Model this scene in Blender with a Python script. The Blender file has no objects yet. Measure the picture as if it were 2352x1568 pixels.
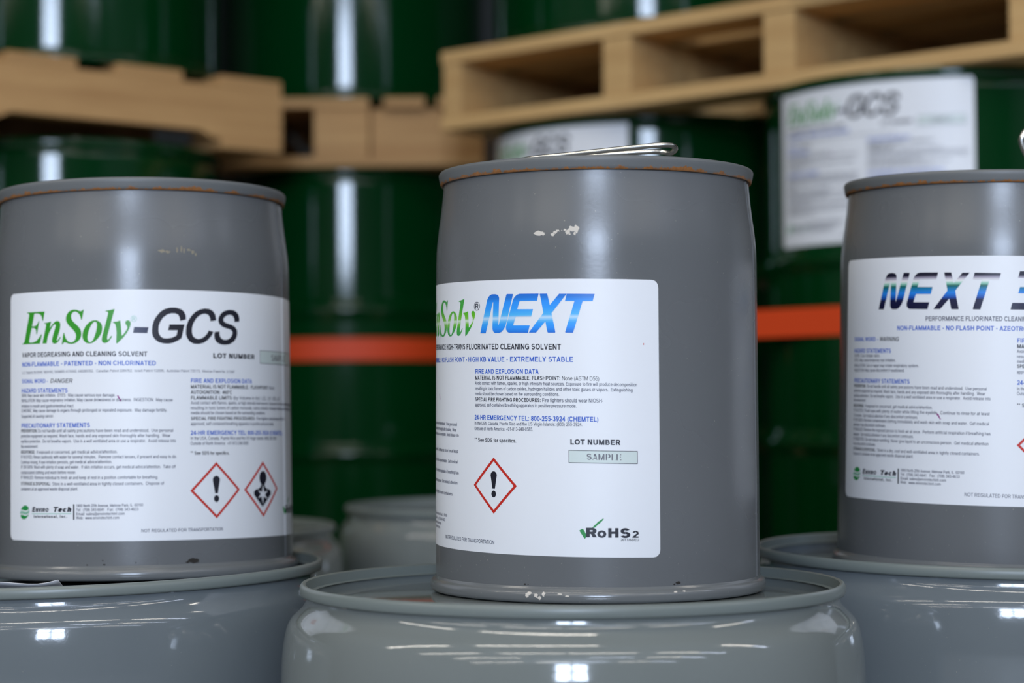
import bpy, bmesh, math, random
from math import sin, cos, pi, sqrt, atan2, radians
from mathutils import Vector, Matrix
from mathutils.geometry import tessellate_polygon

random.seed(7)
SC = bpy.context.scene
COL = SC.collection
CAMZ = 1.55

# ------------------------------------------------------------------ camera
cam = bpy.data.cameras.new('camera')
cam.sensor_width = 36.0
cam.lens = 4566.0 * 36.0 / 2352.0
cam.clip_start = 0.05
cam.clip_end = 100
cam.dof.use_dof = True
cam.dof.focus_distance = 1.685
cam.dof.aperture_fstop = 3.5
cam.dof.aperture_blades = 0
camo = bpy.data.objects.new('camera', cam)
COL.objects.link(camo)
camo.matrix_world = Matrix.Translation((0, 0, CAMZ)) @ Matrix.Rotation(pi / 2 + 0.0320, 4, 'X') @ Matrix.Rotation(-0.0072, 4, 'Z')
SC.camera = camo

# ------------------------------------------------------------------ world, lamps, exposure
world = bpy.data.worlds.new('world')
SC.world = world
world.use_nodes = True
world.node_tree.nodes['Background'].inputs[0].default_value = (0.6, 0.68, 0.8, 1)
world.node_tree.nodes['Background'].inputs[1].default_value = 0.15
SC.view_settings.view_transform = 'Standard'
SC.view_settings.look = 'None'
SC.view_settings.gamma = 1.0
SC.view_settings.exposure = -0.12
SC.view_settings.use_curve_mapping = False
SC.cycles.use_denoising = True
SC.cycles.max_bounces = 6
SC.cycles.caustics_reflective = False
SC.cycles.caustics_refractive = False
SC.cycles.sample_clamp_indirect = 6.0

def area(name, loc, rot, sx, sy, radiance, col):
    l = bpy.data.lights.new(name, 'AREA')
    l.shape = 'RECTANGLE'; l.size = sx; l.size_y = sy
    l.energy = radiance * sx * sy * pi          # radiance L = P / (pi * area)
    l.color = col
    o = bpy.data.objects.new(name, l)
    o.location = loc; o.rotation_euler = rot
    COL.objects.link(o)
    return o

DAY = (0.64, 0.77, 1.0)
WARM = (1.0, 0.93, 0.82)
COOL = (0.72, 0.80, 1.0)
# daylight through the four panes of the high window in the wall behind the camera
for ix in (-1, 1):
    for iz in (0, 1):
        area('window_daylight', (-0.35 + ix * 0.70, -10.9, 3.45 + iz * 1.34), (pi / 2, 0, 0), 1.16, 1.18, 48.0, DAY)
# rows of strip lamps under the ceiling, all above and outside the view
LAMPS = []
for j, y in enumerate((-8.0, -5.2, -2.5, 0.6)):
    for i, x in enumerate((-6.9, -4.4, -1.2, 1.3, 4.4, 6.9)):
        if (j, i) in ((1, 2), (3, 3)): continue
        LAMPS.append((x + (0.5 if j % 2 else -0.3), y, 5.15, 0.0, COOL if (i == 3 and j != 2) or i == 5 else WARM))
for x, y, z, r, c in LAMPS:
    area('strip_lamp_light', (x, y, z), (0, 0, r), 2.35, 0.15, 36.0, c)

# ------------------------------------------------------------------ materials
def mat(name, col, rough=0.5, metal=0.0, spec=0.5, coat=0.0):
    m = bpy.data.materials.new(name)
    m.use_nodes = True
    b = m.node_tree.nodes['Principled BSDF']
    b.inputs['Base Color'].default_value = (*col, 1)
    b.inputs['Roughness'].default_value = rough
    b.inputs['Metallic'].default_value = metal
    b.inputs['Specular IOR Level'].default_value = spec
    b.inputs['Coat Weight'].default_value = coat
    b.inputs['Coat Roughness'].default_value = 0.05
    m.diffuse_color = (*col, 1)
    return m

class NT:
    def __init__(s, m):
        s.t = m.node_tree; s.n = s.t.nodes; s.b = s.n['Principled BSDF']
        s.co = s.n.new('ShaderNodeTexCoord').outputs['Object']
    def link(s, a, b): s.t.links.new(a, b)
    def noise(s, scale, detail=4, vec=None, rough=0.6):
        n = s.n.new('ShaderNodeTexNoise'); n.inputs['Scale'].default_value = scale
        n.inputs['Detail'].default_value = detail; n.inputs['Roughness'].default_value = rough
        s.link(vec or s.co, n.inputs['Vector']); return n.outputs['Fac']
    def mapping(s, scale, vec=None):
        n = s.n.new('ShaderNodeMapping'); n.inputs['Scale'].default_value = scale
        s.link(vec or s.co, n.inputs['Vector']); return n.outputs[0]
    def ramp(s, fac, stops, interp='LINEAR'):
        r = s.n.new('ShaderNodeValToRGB'); r.color_ramp.interpolation = interp
        e = r.color_ramp.elements
        while len(e) < len(stops): e.new(0.5)
        for el, (p, c) in zip(e, stops):
            el.position = p; el.color = (*c, 1) if len(c) == 3 else c
        s.link(fac, r.inputs[0]); return r.outputs[0]
    def math(s, op, a, b=0.0, clamp=False):
        n = s.n.new('ShaderNodeMath'); n.operation = op; n.use_clamp = clamp
        for i, v in enumerate((a, b)):
            if isinstance(v, (int, float)): n.inputs[i].default_value = v
            else: s.link(v, n.inputs[i])
        return n.outputs[0]
    def z(s):
        n = s.n.new('ShaderNodeSeparateXYZ'); s.link(s.co, n.inputs[0]); return n.outputs[2]
    def mix(s, fac, a, b):
        n = s.n.new('ShaderNodeMix'); n.data_type = 'RGBA'
        for i, v in ((0, fac), (6, a), (7, b)):
            if isinstance(v, (int, float)): n.inputs[i].default_value = v
            elif isinstance(v, tuple): n.inputs[i].default_value = (*v, 1)
            else: s.link(v, n.inputs[i])
        return n.outputs[2]
    def bump(s, h, strength, dist=0.001):
        n = s.n.new('ShaderNodeBump'); n.inputs['Strength'].default_value = strength
        n.inputs['Distance'].default_value = dist
        s.link(h, n.inputs['Height']); s.link(n.outputs[0], s.b.inputs['Normal'])
    def rng(s, v, a, b, c=0.0, d=1.0):
        n = s.n.new('ShaderNodeMapRange'); s.link(v, n.inputs[0])
        for i, q in enumerate((a, b, c, d)): n.inputs[i + 1].default_value = q
        return n.outputs[0]

G3 = lambda v: (v, v, v)
def painted(name, col, rough, worn=0.0, wave=0.25, spec=0.5, coat=0.0):
    m = mat(name, col, rough, spec=spec, coat=coat); k = NT(m)
    big = k.noise(3, 2)
    dark = tuple(c * 0.93 for c in col); lite = tuple(min(1, c * 1.06 + 0.001) for c in col)
    c = k.mix(k.rng(big, 0.2, 0.8), dark, lite)
    spk = k.noise(420, 2)
    c = k.mix(k.math('MULTIPLY', k.rng(spk, 0.73, 0.78), worn), c, (0.45, 0.42, 0.36))
    k.link(c, k.b.inputs['Base Color'])
    rg = k.rng(k.noise(9, 2), 0.2, 0.8, rough * 0.85, rough * 1.2)
    k.link(rg, k.b.inputs['Roughness'])
    # faint orange peel plus long shallow dents
    h = k.math('ADD', k.math('MULTIPLY', k.noise(260, 2), 0.018), k.math('MULTIPLY', k.noise(7, 2), wave))
    k.bump(h, 0.5, 0.004)
    return m

M = {}
M['pail'] = painted('pail_grey_paint', (0.130, 0.138, 0.146), 0.26, worn=0.6, wave=0.10)
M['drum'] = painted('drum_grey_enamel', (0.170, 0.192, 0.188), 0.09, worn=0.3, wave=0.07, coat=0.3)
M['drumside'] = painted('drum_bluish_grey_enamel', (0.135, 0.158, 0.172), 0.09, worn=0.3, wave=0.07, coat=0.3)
M['drumrim'] = painted('drum_rim_enamel', (0.165, 0.195, 0.190), 0.34, worn=0.3, wave=0.05)
M['green'] = painted('drum_green_enamel', (0.0002, 0.031, 0.006), 0.08, worn=0.0, wave=0.04, spec=0.4)
# pail rim with rust creeping up from the lower edge
def rim_mat(name, z0, z1, amount):
    m = painted(name, (0.14, 0.15, 0.155), 0.42 if amount > 0.01 else 0.2, worn=0.5, wave=0.05)
    k = NT(m)
    old = k.b.inputs['Base Color'].links[0].from_socket
    n = k.noise(150, 5, k.mapping((1, 1, 0.45)), 0.7)
    n2 = k.noise(26, 2)
    hgt = k.rng(k.z(), z0, z1, 1.0, 0.0)
    f = k.math('ADD', k.math('MULTIPLY', n, 0.9), k.math('MULTIPLY', hgt, 0.52))
    f = k.math('ADD', f, k.math('MULTIPLY', n2, 0.35))
    f = k.rng(f, 1.12 - amount, 1.17 - amount)
    rust = k.mix(k.noise(300, 3), (0.10, 0.035, 0.010), (0.50, 0.21, 0.06))
    k.link(k.mix(f, old, rust), k.b.inputs['Base Color'])
    return m
M['rim'] = rim_mat('pail_rim_rusty', 0.3577, 0.3655, 0.11)
M['lip'] = rim_mat('pail_lip_scuffed', -0.02, 0.002, 0.0)
def wood(name, a, b, axis=0):
    m = mat(name, a, 0.75); k = NT(m)
    sc = [22, 22, 22]; sc[axis] = 1.6
    n = k.noise(1.6, 6, k.mapping(tuple(sc)), 0.65)
    info = k.n.new('ShaderNodeObjectInfo').outputs['Random']
    c = k.mix(k.rng(n, 0.3, 0.72), a, b)
    c = k.mix(k.rng(info, 0, 1, 0.0, 0.30), c, tuple(x * 0.62 for x in b))
    k.link(c, k.b.inputs['Base Color'])
    k.bump(n, 0.3, 0.002)
    return m
M['wood'] = wood('pallet_pine', (0.60, 0.36, 0.15), (0.42, 0.225, 0.085))
M['woody'] = wood('pallet_fresh_pine', (0.70, 0.46, 0.20), (0.52, 0.31, 0.12))
M['paper'] = mat('label_paper', (0.80, 0.83, 0.88), 0.42)
M['sheet'] = mat('loose_paper', (0.62, 0.63, 0.66), 0.6)
M['black'] = mat('ink_black', (0.010, 0.011, 0.022), 0.4)
M['navy'] = mat('ink_navy', (0.018, 0.024, 0.07), 0.4)
M['blue'] = mat('ink_blue', (0.006, 0.095, 0.56), 0.4)
M['grey'] = mat('ink_grey', (0.13, 0.13, 0.16), 0.4)
M['red'] = mat('ink_red', (0.55, 0.020, 0.010), 0.4)
M['leaf'] = mat('ink_green', (0.030, 0.30, 0.018), 0.4)
M['leafdark'] = mat('ink_logo_green', (0.015, 0.27, 0.06), 0.4)
M['wave'] = mat('ink_pale_green', (0.35, 0.62, 0.52), 0.4)
M['pen'] = mat('pen_magenta', (0.28, 0.015, 0.22), 0.5)
M['lot'] = mat('ink_lot_box', (0.62, 0.71, 0.70), 0.4)
M['chip'] = mat('bare_primer', (0.62, 0.58, 0.52), 0.8)
M['grime'] = mat('dark_grime', (0.02, 0.018, 0.015), 0.9)
M['scuff'] = mat('scuffed_paint', (0.26, 0.23, 0.17), 0.7)
M['wire'] = mat('galvanised_wire', (0.62, 0.62, 0.58), 0.25, metal=1.0)
M['rubber'] = mat('dark_plastic', (0.012, 0.012, 0.013), 0.5)
M['strap'] = mat('orange_strap', (0.66, 0.052, 0.002), 0.6)
M['concrete'] = mat('concrete_floor', (0.33, 0.33, 0.32), 0.45)
M['wall'] = mat('wall_paint', (0.16, 0.165, 0.17), 0.7)
M['wallf'] = mat('far_wall_paint', (0.03, 0.035, 0.035), 0.8)
M['ceil'] = mat('ceiling_deck', (0.55, 0.56, 0.57), 0.7)
M['steel'] = mat('white_enamel', (0.7, 0.7, 0.7), 0.4)
for nm, s in (('concrete', 5), ('wall', 2.2), ('ceil', 3)):
    k = NT(M[nm]); c0 = tuple(M[nm].diffuse_color)[:3]
    k.link(k.mix(k.noise(s, 5), tuple(v * 0.8 for v in c0), tuple(min(1, v * 1.15) for v in c0)), k.b.inputs['Base Color'])
def band_mat(name, z0, z1, stops):
    m = mat(name, (0.1, 0.3, 0.6), 0.4); k = NT(m)
    lin = lambda v: ((v / 255 + 0.055) / 1.055) ** 2.4 if v > 10 else v / 255 / 12.92
    st = [(p, tuple(lin(x) * 1.12 for x in c)) for p, c in stops]
    k.link(k.ramp(k.rng(k.z(), z0, z1), st), k.b.inputs['Base Color'])
    return m
M['nextblue'] = band_mat('ink_blue_bands', 0.2225, 0.2560, [(0, (25, 105, 205)), (0.13, (40, 140, 235)), (0.24, (45, 155, 238)), (0.31, (95, 180, 235)), (0.385, (180, 212, 238)), (0.45, (75, 175, 235)), (0.62, (45, 150, 238)), (0.78, (38, 140, 235)), (0.88, (30, 115, 205)), (1, (28, 100, 200))])
M['nextdark'] = band_mat('ink_dark_bands', 0.2425, 0.2765, [(0, (14, 16, 48)), (0.26, (14, 18, 60)), (0.33, (22, 80, 170)), (0.45, (30, 125, 215)), (0.56, (20, 115, 160)), (0.63, (0, 90, 80)), (0.69, (130, 190, 170)), (0.77, (228, 228, 230)), (0.86, (140, 135, 155)), (0.91, (18, 18, 42)), (1, (14, 14, 38))])
M['greenband'] = band_mat('ink_green_bands', 0.2225, 0.2560, [(0, (45, 150, 60)), (0.18, (50, 160, 45)), (0.28, (105, 185, 35)), (0.36, (205, 225, 200)), (0.41, (120, 190, 60)), (0.50, (95, 180, 25)), (0.70, (50, 160, 45)), (0.9, (60, 155, 60)), (1, (40, 125, 110))])

# ------------------------------------------------------------------ object helpers
def link_mesh(name, me, m, parent=None, smooth=True):
    o = bpy.data.objects.new(name, me)
    COL.objects.link(o)
    if parent: o.parent = parent
    for mm in (m if isinstance(m, list) else [m]): me.materials.append(mm)
    if smooth:
        me.polygons.foreach_set('use_smooth', [True] * len(me.polygons))
    return o
def obj_bm(name, bm, m, parent=None, smooth=True, ang=None):
    me = bpy.data.meshes.new(name)
    bmesh.ops.recalc_face_normals(bm, faces=bm.faces)
    bm.to_mesh(me); bm.free()
    o = link_mesh(name, me, m, parent, smooth)
    if ang:
        me.set_sharp_from_angle(angle=radians(ang))
    return o
def obj_pd(name, vs, fs, m, parent=None, smooth=False, mi=None):
    me = bpy.data.meshes.new(name)
    me.from_pydata(vs, [], fs)
    o = link_mesh(name, me, m, parent, smooth)
    if mi: me.polygons.foreach_set('material_index', mi)
    return o
def empty(name, loc, rot=(0, 0, 0), label=None, cat=None, group=None):
    o = bpy.data.objects.new(name, None)
    o.empty_display_size = 0.1
    o.location = loc; o.rotation_euler = rot
    COL.objects.link(o)
    if label: tag(o, label, cat, group)
    return o
def tag(o, label, cat=None, group=None):
    o['label'] = label
    if cat: o['category'] = cat
    if group: o['group'] = group
    return o
def struct(o): o['kind'] = 'structure'; return o
def dup(root, loc, label=None):
    r = root.copy(); COL.objects.link(r); r.location = loc
    if label: r['label'] = label
    for ch in list(root.children):
        c = ch.copy(); COL.objects.link(c); c.parent = r
        for g in list(ch.children):
            d = g.copy(); COL.objects.link(d); d.parent = c
    return r
def lathe(bm, prof, n=192, closed=False, rfun=None):
    """profile of (r, z) spun about z"""
    rings = []
    for r, z in prof:
        if r < 1e-6: rings.append([bm.verts.new((0, 0, z))])
        else:
            rings.append([bm.verts.new((r * sin(2 * pi * i / n), -r * cos(2 * pi * i / n), z)) for i in range(n)])
    seq = list(zip(rings[:-1], rings[1:]))
    if closed: seq.append((rings[-1], rings[0]))
    for a, b in seq:
        for i in range(n):
            j = (i + 1) % n
            if len(a) == 1: bm.faces.new((a[0], b[i], b[j]))
            elif len(b) == 1: bm.faces.new((a[i], a[j], b[0]))
            else: bm.faces.new((a[i], a[j], b[j], b[i]))
def spun(name, prof, m, parent, n=192, closed=False, ang=40):
    bm = bmesh.new(); lathe(bm, prof, n, closed)
    return obj_bm(name, bm, m, parent, True, ang)
def box_bm(bm, x0, x1, y0, y1, z0, z1, bev=0.0):
    vs = [bm.verts.new(p) for p in ((x0, y0, z0), (x1, y0, z0), (x1, y1, z0), (x0, y1, z0), (x0, y0, z1), (x1, y0, z1), (x1, y1, z1), (x0, y1, z1))]
    for f in ((0, 3, 2, 1), (4, 5, 6, 7), (0, 1, 5, 4), (1, 2, 6, 5), (2, 3, 7, 6), (3, 0, 4, 7)):
        bm.faces.new([vs[i] for i in f])
    if bev:
        bmesh.ops.bevel(bm, geom=list(bm.edges), offset=bev, segments=1, affect='EDGES')
_boxes = {}
def box(name, sx, sy, sz, m, parent, loc, rot=(0, 0, 0), bev=0.0015):
    key = (round(sx, 4), round(sy, 4), round(sz, 4), m.name, bev)
    if key not in _boxes:
        bm = bmesh.new(); box_bm(bm, -sx / 2, sx / 2, -sy / 2, sy / 2, -sz / 2, sz / 2, bev)
        me = bpy.data.meshes.new(name); bm.to_mesh(me); bm.free(); me.materials.append(m); _boxes[key] = me
    o = bpy.data.objects.new(name, _boxes[key]); COL.objects.link(o)
    o.parent = parent; o.location = loc; o.rotation_euler = rot
    return o
def tube(name, pts, r, m, parent, n=12, cyclic=False, sub=6):
    """round wire through pts (Catmull-Rom)"""
    P = [Vector(p) for p in pts]; Q = []
    L = len(P)
    for i in range(L if cyclic else L - 1):
        p0 = P[(i - 1) % L] if (cyclic or i > 0) else P[0]
        p1 = P[i]; p2 = P[(i + 1) % L]
        p3 = P[(i + 2) % L] if (cyclic or i + 2 < L) else P[-1]
        for k in range(sub):
            t = k / sub
            Q.append(0.5 * ((2 * p1) + (p2 - p0) * t + (2 * p0 - 5 * p1 + 4 * p2 - p3) * t * t + (3 * p1 - p0 - 3 * p2 + p3) * t ** 3))
    if not cyclic: Q.append(P[-1])
    bm = bmesh.new(); rings = []
    up = Vector((0.13, 0.21, 1)).normalized()
    for i, q in enumerate(Q):
        a = Q[(i - 1) % len(Q)] if (cyclic or i > 0) else Q[0]
        b = Q[(i + 1) % len(Q)] if (cyclic or i + 1 < len(Q)) else Q[-1]
        t = (b - a).normalized(); u = t.cross(up)
        if u.length < 1e-4: u = t.cross(Vector((1, 0, 0)))
        u.normalize(); v = u.cross(t).normalized()
        rings.append([bm.verts.new(q + u * (r * cos(2 * pi * k / n)) + v * (r * sin(2 * pi * k / n))) for k in range(n)])
    m_ = len(rings)
    for i in range(m_ if cyclic else m_ - 1):
        a, b = rings[i], rings[(i + 1) % m_]
        for k in range(n): bm.faces.new((a[k], a[(k + 1) % n], b[(k + 1) % n], b[k]))
    if not cyclic: bm.faces.new(rings[0]); bm.faces.new(rings[-1])
    return obj_bm(name, bm, m, parent)

# ------------------------------------------------------------------ lettering: a plain grotesque drawn from bars and arcs
def V(x, w, y0, y1): return [[(x, y0), (x + w, y0), (x + w, y1), (x, y1)]]
def Hb(x0, x1, yc, t): return [[(x0, yc - t / 2), (x1, yc - t / 2), (x1, yc + t / 2), (x0, yc + t / 2)]]
def Dg(xb, xt, y0, y1, w):
    hx = w / 2 * sqrt((xt - xb) ** 2 + (y1 - y0) ** 2) / abs(y1 - y0)
    return [[(xb - hx, y0), (xb + hx, y0), (xt + hx, y1), (xt - hx, y1)]]
def Ar(cx, cy, rx, ry, a0, a1, w, t=None, k=10):
    t = w * 0.9 if t is None else t
    n = max(2, int(abs(a1 - a0) / 360 * k * 2)); out = []
    q = [radians(a0 + (a1 - a0) * i / n) for i in range(n + 1)]
    for a, b in zip(q[:-1], q[1:]):
        out.append([(cx + rx * cos(a), cy + ry * sin(a)), (cx + rx * cos(b), cy + ry * sin(b)),
                    (cx + (rx - w) * cos(b), cy + (ry - t) * sin(b)), (cx + (rx - w) * cos(a), cy + (ry - t) * sin(a))])
    return out
def El(cx, cy, rx, ry, n=12): return [[(cx + rx * cos(2 * pi * i / n), cy + ry * sin(2 * pi * i / n)) for i in range(n)]]
X = 0.73
def glyph(c, w):
    """strokes for character c with stem w, cap height 1; returns (advance, polygons)"""
    t = w * 0.86; b = t / 2
    if c == ' ': return .38, []
    if c == 'A': return .93, Dg(.03 + w * .55, .465, 0, 1, w) + Dg(.90 - w * .55, .465, 0, 1, w) + Hb(.2, .73, .29, t)
    if c == 'B': return .93, V(.09, w, 0, 1) + Hb(.09, .52, 1 - b, t) + Hb(.09, .55, .52, t) + Hb(.09, .52, b, t) + Ar(.5, 1 - (.48 + b) / 2, .32, (.48 + b) / 2, -90, 90, w, t) + Ar(.52, (.52 + b) / 2, .35, (.52 + b) / 2, -90, 90, w, t)
    if c == 'C': return 1.0, Ar(.53, .5, .48, .515, 38, 322, w)
    if c == 'D': return 1.0, V(.09, w, 0, 1) + Hb(.09, .48, 1 - b, t) + Hb(.09, .48, b, t) + Ar(.46, .5, .48, .5, -90, 90, w, t)
    if c == 'E': return .92, V(.1, w, 0, 1) + Hb(.1, .84, 1 - b, t) + Hb(.1, .79, .52, t) + Hb(.1, .86, b, t)
    if c == 'F': return .84, V(.1, w, 0, 1) + Hb(.1, .80, 1 - b, t) + Hb(.1, .72, .50, t)
    if c == 'G': return 1.07, Ar(.54, .5, .49, .515, 38, 325, w) + V(.98 - w, w, .06, .54) + Hb(.58, .98, .54 - b, t)
    if c == 'H': return 1.0, V(.09, w, 0, 1) + V(.91 - w, w, 0, 1) + Hb(.1, .9, .52, t)
    if c == 'I': return .387, V(.1935 - w / 2, w, 0, 1)
    if c == 'J': return .74, V(.64 - w, w, .3, 1) + Ar(.35, .31, .29, .325, 180, 360, w)
    if c == 'K': return .96, V(.1, w, 0, 1) + Dg(.1 + w * .4, .86 - w * .5, .28, 1, w) + Dg(.88 - w * .55, .36, 0, .62, w)
    if c == 'L': return .80, V(.1, w, 0, 1) + Hb(.1, .76, b, t)
    if c == 'M': return 1.16, V(.09, w, 0, 1) + V(1.07 - w, w, 0, 1) + Dg(.58, .09 + w * .6, 0, 1, w * .95) + Dg(.58, 1.07 - w * .6, 0, 1, w * .95)
    if c == 'N': return 1.0, V(.09, w, 0, 1) + V(.91 - w, w, 0, 1) + Dg(.91 - w * .6, .09 + w * .6, 0, 1, w)
    if c == 'O': return 1.08, Ar(.54, .5, .49, .515, 0, 360, w)
    if c == 'P': return .92, V(.1, w, 0, 1) + Hb(.1, .55, 1 - b, t) + Hb(.1, .55, .43, t) + Ar(.54, .715 - b / 2, .33, .285 + b / 2, -90, 90, w, t)
    if c == 'Q': return 1.08, Ar(.54, .5, .49, .515, 0, 360, w) + Dg(.93, .62, -.05, .3, w)
    if c == 'R': return 1.0, V(.1, w, 0, 1) + Hb(.1, .58, 1 - b, t) + Hb(.1, .6, .47, t) + Ar(.57, .735 - b / 2, .34, .265 + b / 2, -90, 90, w, t) + Dg(.93 - w * .55, .58, 0, .46, w)
    if c in 'Ss':
        y = 1 if c == 'S' else X; m = .515 * y; q = 1 if c == 'S' else .82
        return (.93 if c == 'S' else .72), Ar(.455 * q, y - (y - m + b) / 2, .375 * q, (y + .015 - m + b) / 2, 22, 270, w, t) + Ar(.465 * q, (m + b) / 2, .40 * q, (m + .015 + b) / 2, -158, 90, w, t)
    if c == 'T': return .85, V(.425 - w / 2, w, 0, 1) + Hb(.03, .82, 1 - b, t)
    if c == 'U': return 1.0, V(.09, w, .36, 1) + V(.91 - w, w, .36, 1) + Ar(.5, .37, .41, .385, 180, 360, w)
    if c == 'V': return .93, Dg(.465, .03 + w * .55, 0, 1, w) + Dg(.465, .90 - w * .55, 0, 1, w)
    if c == 'W': return 1.3, Dg(.36, .03 + w * .5, 0, 1, w) + Dg(.36, .65, 0, 1, w) + Dg(.94, .65, 0, 1, w) + Dg(.94, 1.27 - w * .5, 0, 1, w)
    if c == 'X': return .93, Dg(.04 + w * .6, .88 - w * .6, 0, 1, w) + Dg(.89 - w * .6, .05 + w * .6, 0, 1, w)
    if c == 'Y': return .93, V(.465 - w / 2, w, 0, .45) + Dg(.465, .03 + w * .6, .38, 1, w) + Dg(.465, .90 - w * .6, .38, 1, w)
    if c == 'Z': return .85, Hb(.06, .8, 1 - b, t) + Hb(.04, .81, b, t) + Dg(.04 + w * .6, .80 - w * .6, t * .6, 1 - t * .6, w)
    if c in 'abdgpqo':
        st = c in 'abdgq'; p = Ar(.375 if c != 'o' else .385, X / 2, .32 if c != 'o' else .345, X / 2 + .015, 0, 360, w)
        if c == 'o': return .77, p
        if c == 'a': return .76, V(.67 - w, w, 0, .5) + Ar(.37, .48, .30, .265, 0, 160, w, t) + Ar(.33, .215, .27, .23, 0, 360, w * .95, t)
        if c in 'bp':
            p = Ar(.40, X / 2, .32, X / 2 + .015, 0, 360, w)
            return .77, p + V(.08, w, 0 if c == 'b' else -.28, 1 if c == 'b' else X)
        if c in 'dq': return .77, p + V(.69 - w, w, 0 if c == 'd' else -.28, 1 if c == 'd' else X)
        return .77, p + V(.69 - w, w, 0, X) + Ar(.375, 0, .315, .30, 195, 360, w, t)
    if c == 'c': return .70, Ar(.37, X / 2, .33, X / 2 + .015, 42, 318, w)
    if c == 'e': return .77, Ar(.385, X / 2, .345, X / 2 + .015, 0, 320, w) + Hb(.1, .72, X / 2, t * .85)
    if c == 'f': return .40, V(.11, w, 0, .8) + Ar(.11 + .23, .80, .23, .215, 90, 180, w, t) + Hb(.02, .37, X - b, t)
    if c in 'hn': return .77, V(.09, w, 0, 1 if c == 'h' else X) + V(.69 - w, w, 0, .45) + Ar(.39, .44, .30, X - .43, 0, 180, w, t)
    if c == 'i': return .32, V(.16 - w / 2, w, 0, X) + V(.16 - w / 2, w, 1 - t, 1)
    if c == 'j': return .32, V(.16 - w / 2, w, -.15, X) + V(.16 - w / 2, w, 1 - t, 1) + Hb(-.02, .16, -.26, t)
    if c == 'k': return .72, V(.09, w, 0, 1) + Dg(.1 + w * .5, .66 - w * .5, .2, X, w) + Dg(.68 - w * .55, .30, 0, .45, w)
    if c == 'l': return .31, V(.155 - w / 2, w, 0, 1)
    if c == 'm': return 1.16, V(.09, w, 0, X) + V(.58 - w / 2, w, 0, .5) + V(1.07 - w, w, 0, .5) + Ar(.35 + w * .12, .48, .26 + w * .15, X - .47, 0, 180, w, t) + Ar(.81 - w * .12, .48, .26 + w * .15, X - .47, 0, 180, w, t)
    if c == 'r': return .47, V(.09, w, 0, X) + Ar(.40, .40, .28, X - .385, 85, 170, w, t)
    if c == 't': return .39, V(.11, w, .16, .93) + Ar(.11 + .2, .19, .2, .2, 180, 275, w, t) + Hb(.02, .36, X - b, t)
    if c == 'u': return .77, V(.08, w, .28, X) + V(.68 - w, w, 0, X) + Ar(.38, .29, .30, .305, 180, 360, w, t)
    if c == 'v': return .70, Dg(.35, .02 + w * .55, 0, X, w) + Dg(.35, .68 - w * .55, 0, X, w)
    if c == 'w': return 1.0, Dg(.27, .02 + w * .5, 0, X, w) + Dg(.27, .5, 0, X, w) + Dg(.73, .5, 0, X, w) + Dg(.73, .98 - w * .5, 0, X, w)
    if c == 'x': return .70, Dg(.03 + w * .6, .66 - w * .6, 0, X, w) + Dg(.67 - w * .6, .04 + w * .6, 0, X, w)
    if c == 'y': return .70, Dg(.35, .02 + w * .55, 0, X, w) + Dg(.22, .68 - w * .55, -.28, X, w)
    if c == 'z': return .68, Hb(.05, .62, X - b, t) + Hb(.04, .64, b, t) + Dg(.04 + w * .6, .62 - w * .6, t * .6, X - t * .6, w)
    if c == '0': return .77, Ar(.385, .5, .345, .515, 0, 360, w)
    if c == '1': return .77, V(.5 - w, w, 0, 1) + Dg(.20, .42, .72, .95, t)
    if c == '2': return .77, Ar(.385, .69, .335, .325, -25, 165, w, t) + Dg(.1 + w * .5, .62, t * .8, .58, w) + Hb(.05, .71, b, t)
    if c == '3': return .77, Ar(.37, .745, .30, .27, -90, 160, w, t) + Ar(.37, .275, .335, .29, -160, 90, w, t)
    if c == '4': return .77, V(.61 - w, w, 0, 1) + Hb(.03, .75, .28, t) + Dg(.1, .52, .28, 1, w * .9)
    if c == '5': return .77, Hb(.16, .68, 1 - b, t) + V(.13, w * .9, .45, 1) + Ar(.37, .325, .345, .34, -155, 130, w, t)
    if c == '6': return .77, Ar(.39, .325, .345, .34, 0, 360, w, t) + Ar(.42, .5, .375, .515, 60, 190, w, t)
    if c == '7': return .77, Hb(.05, .72, 1 - b, t) + Dg(.27, .62, 0, .95, w)
    if c == '8': return .77, Ar(.385, .745, .30, .27, 0, 360, w, t) + Ar(.385, .275, .335, .29, 0, 360, w, t)
    if c == '9': return .77, Ar(.38, .675, .345, .34, 0, 360, w, t) + Ar(.35, .5, .375, .515, -120, 10, w, t)
    if c == '.': return .387, V(.19 - w / 2, w, 0, w)
    if c == ',': return .387, V(.19 - w / 2, w, 0, w) + Dg(.13, .2, -.2, 0, w * .6)
    if c == ':': return .387, V(.19 - w / 2, w, 0, w) + V(.19 - w / 2, w, X - w, X)
    if c == '-': return .46, Hb(.06, .40, .36, t)
    if c == '/': return .387, Dg(.04, .35, 0, 1, w * .8)
    if c == '(': return .46, Ar(.52, .36, .40, .64, 115, 245, w, t)
    if c == ')': return .46, Ar(-.06, .36, .40, .64, -65, 65, w, t)
    if c == '*': return .54, Dg(.27, .27, .62, 1, w * .7) + Dg(.14, .40, .70, .92, w * .7) + Dg(.40, .14, .70, .92, w * .7)
    if c == '&': return .95, Ar(.40, .78, .25, .23, 0, 360, w, t) + Ar(.38, .26, .35, .275, 90, 360, w, t) + Dg(.86, .25, 0, .68, w)
    if c == '+': return .8, Hb(.08, .72, .36, t) + V(.4 - w / 2, w, .06, .66)
    if c == '@': return 1.3, Ar(.65, .38, .6, .62, -60, 300, w * .7) + Ar(.62, .38, .27, .29, 0, 360, w * .8) + V(.86, w * .7, .1, .66)
    if c == '\u2022': return .5, El(.25, .42, .15, .15, 8)
    if c == '\u00b0': return .5, Ar(.25, .8, .18, .18, 0, 360, w * .7)
    return .5, []

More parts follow.
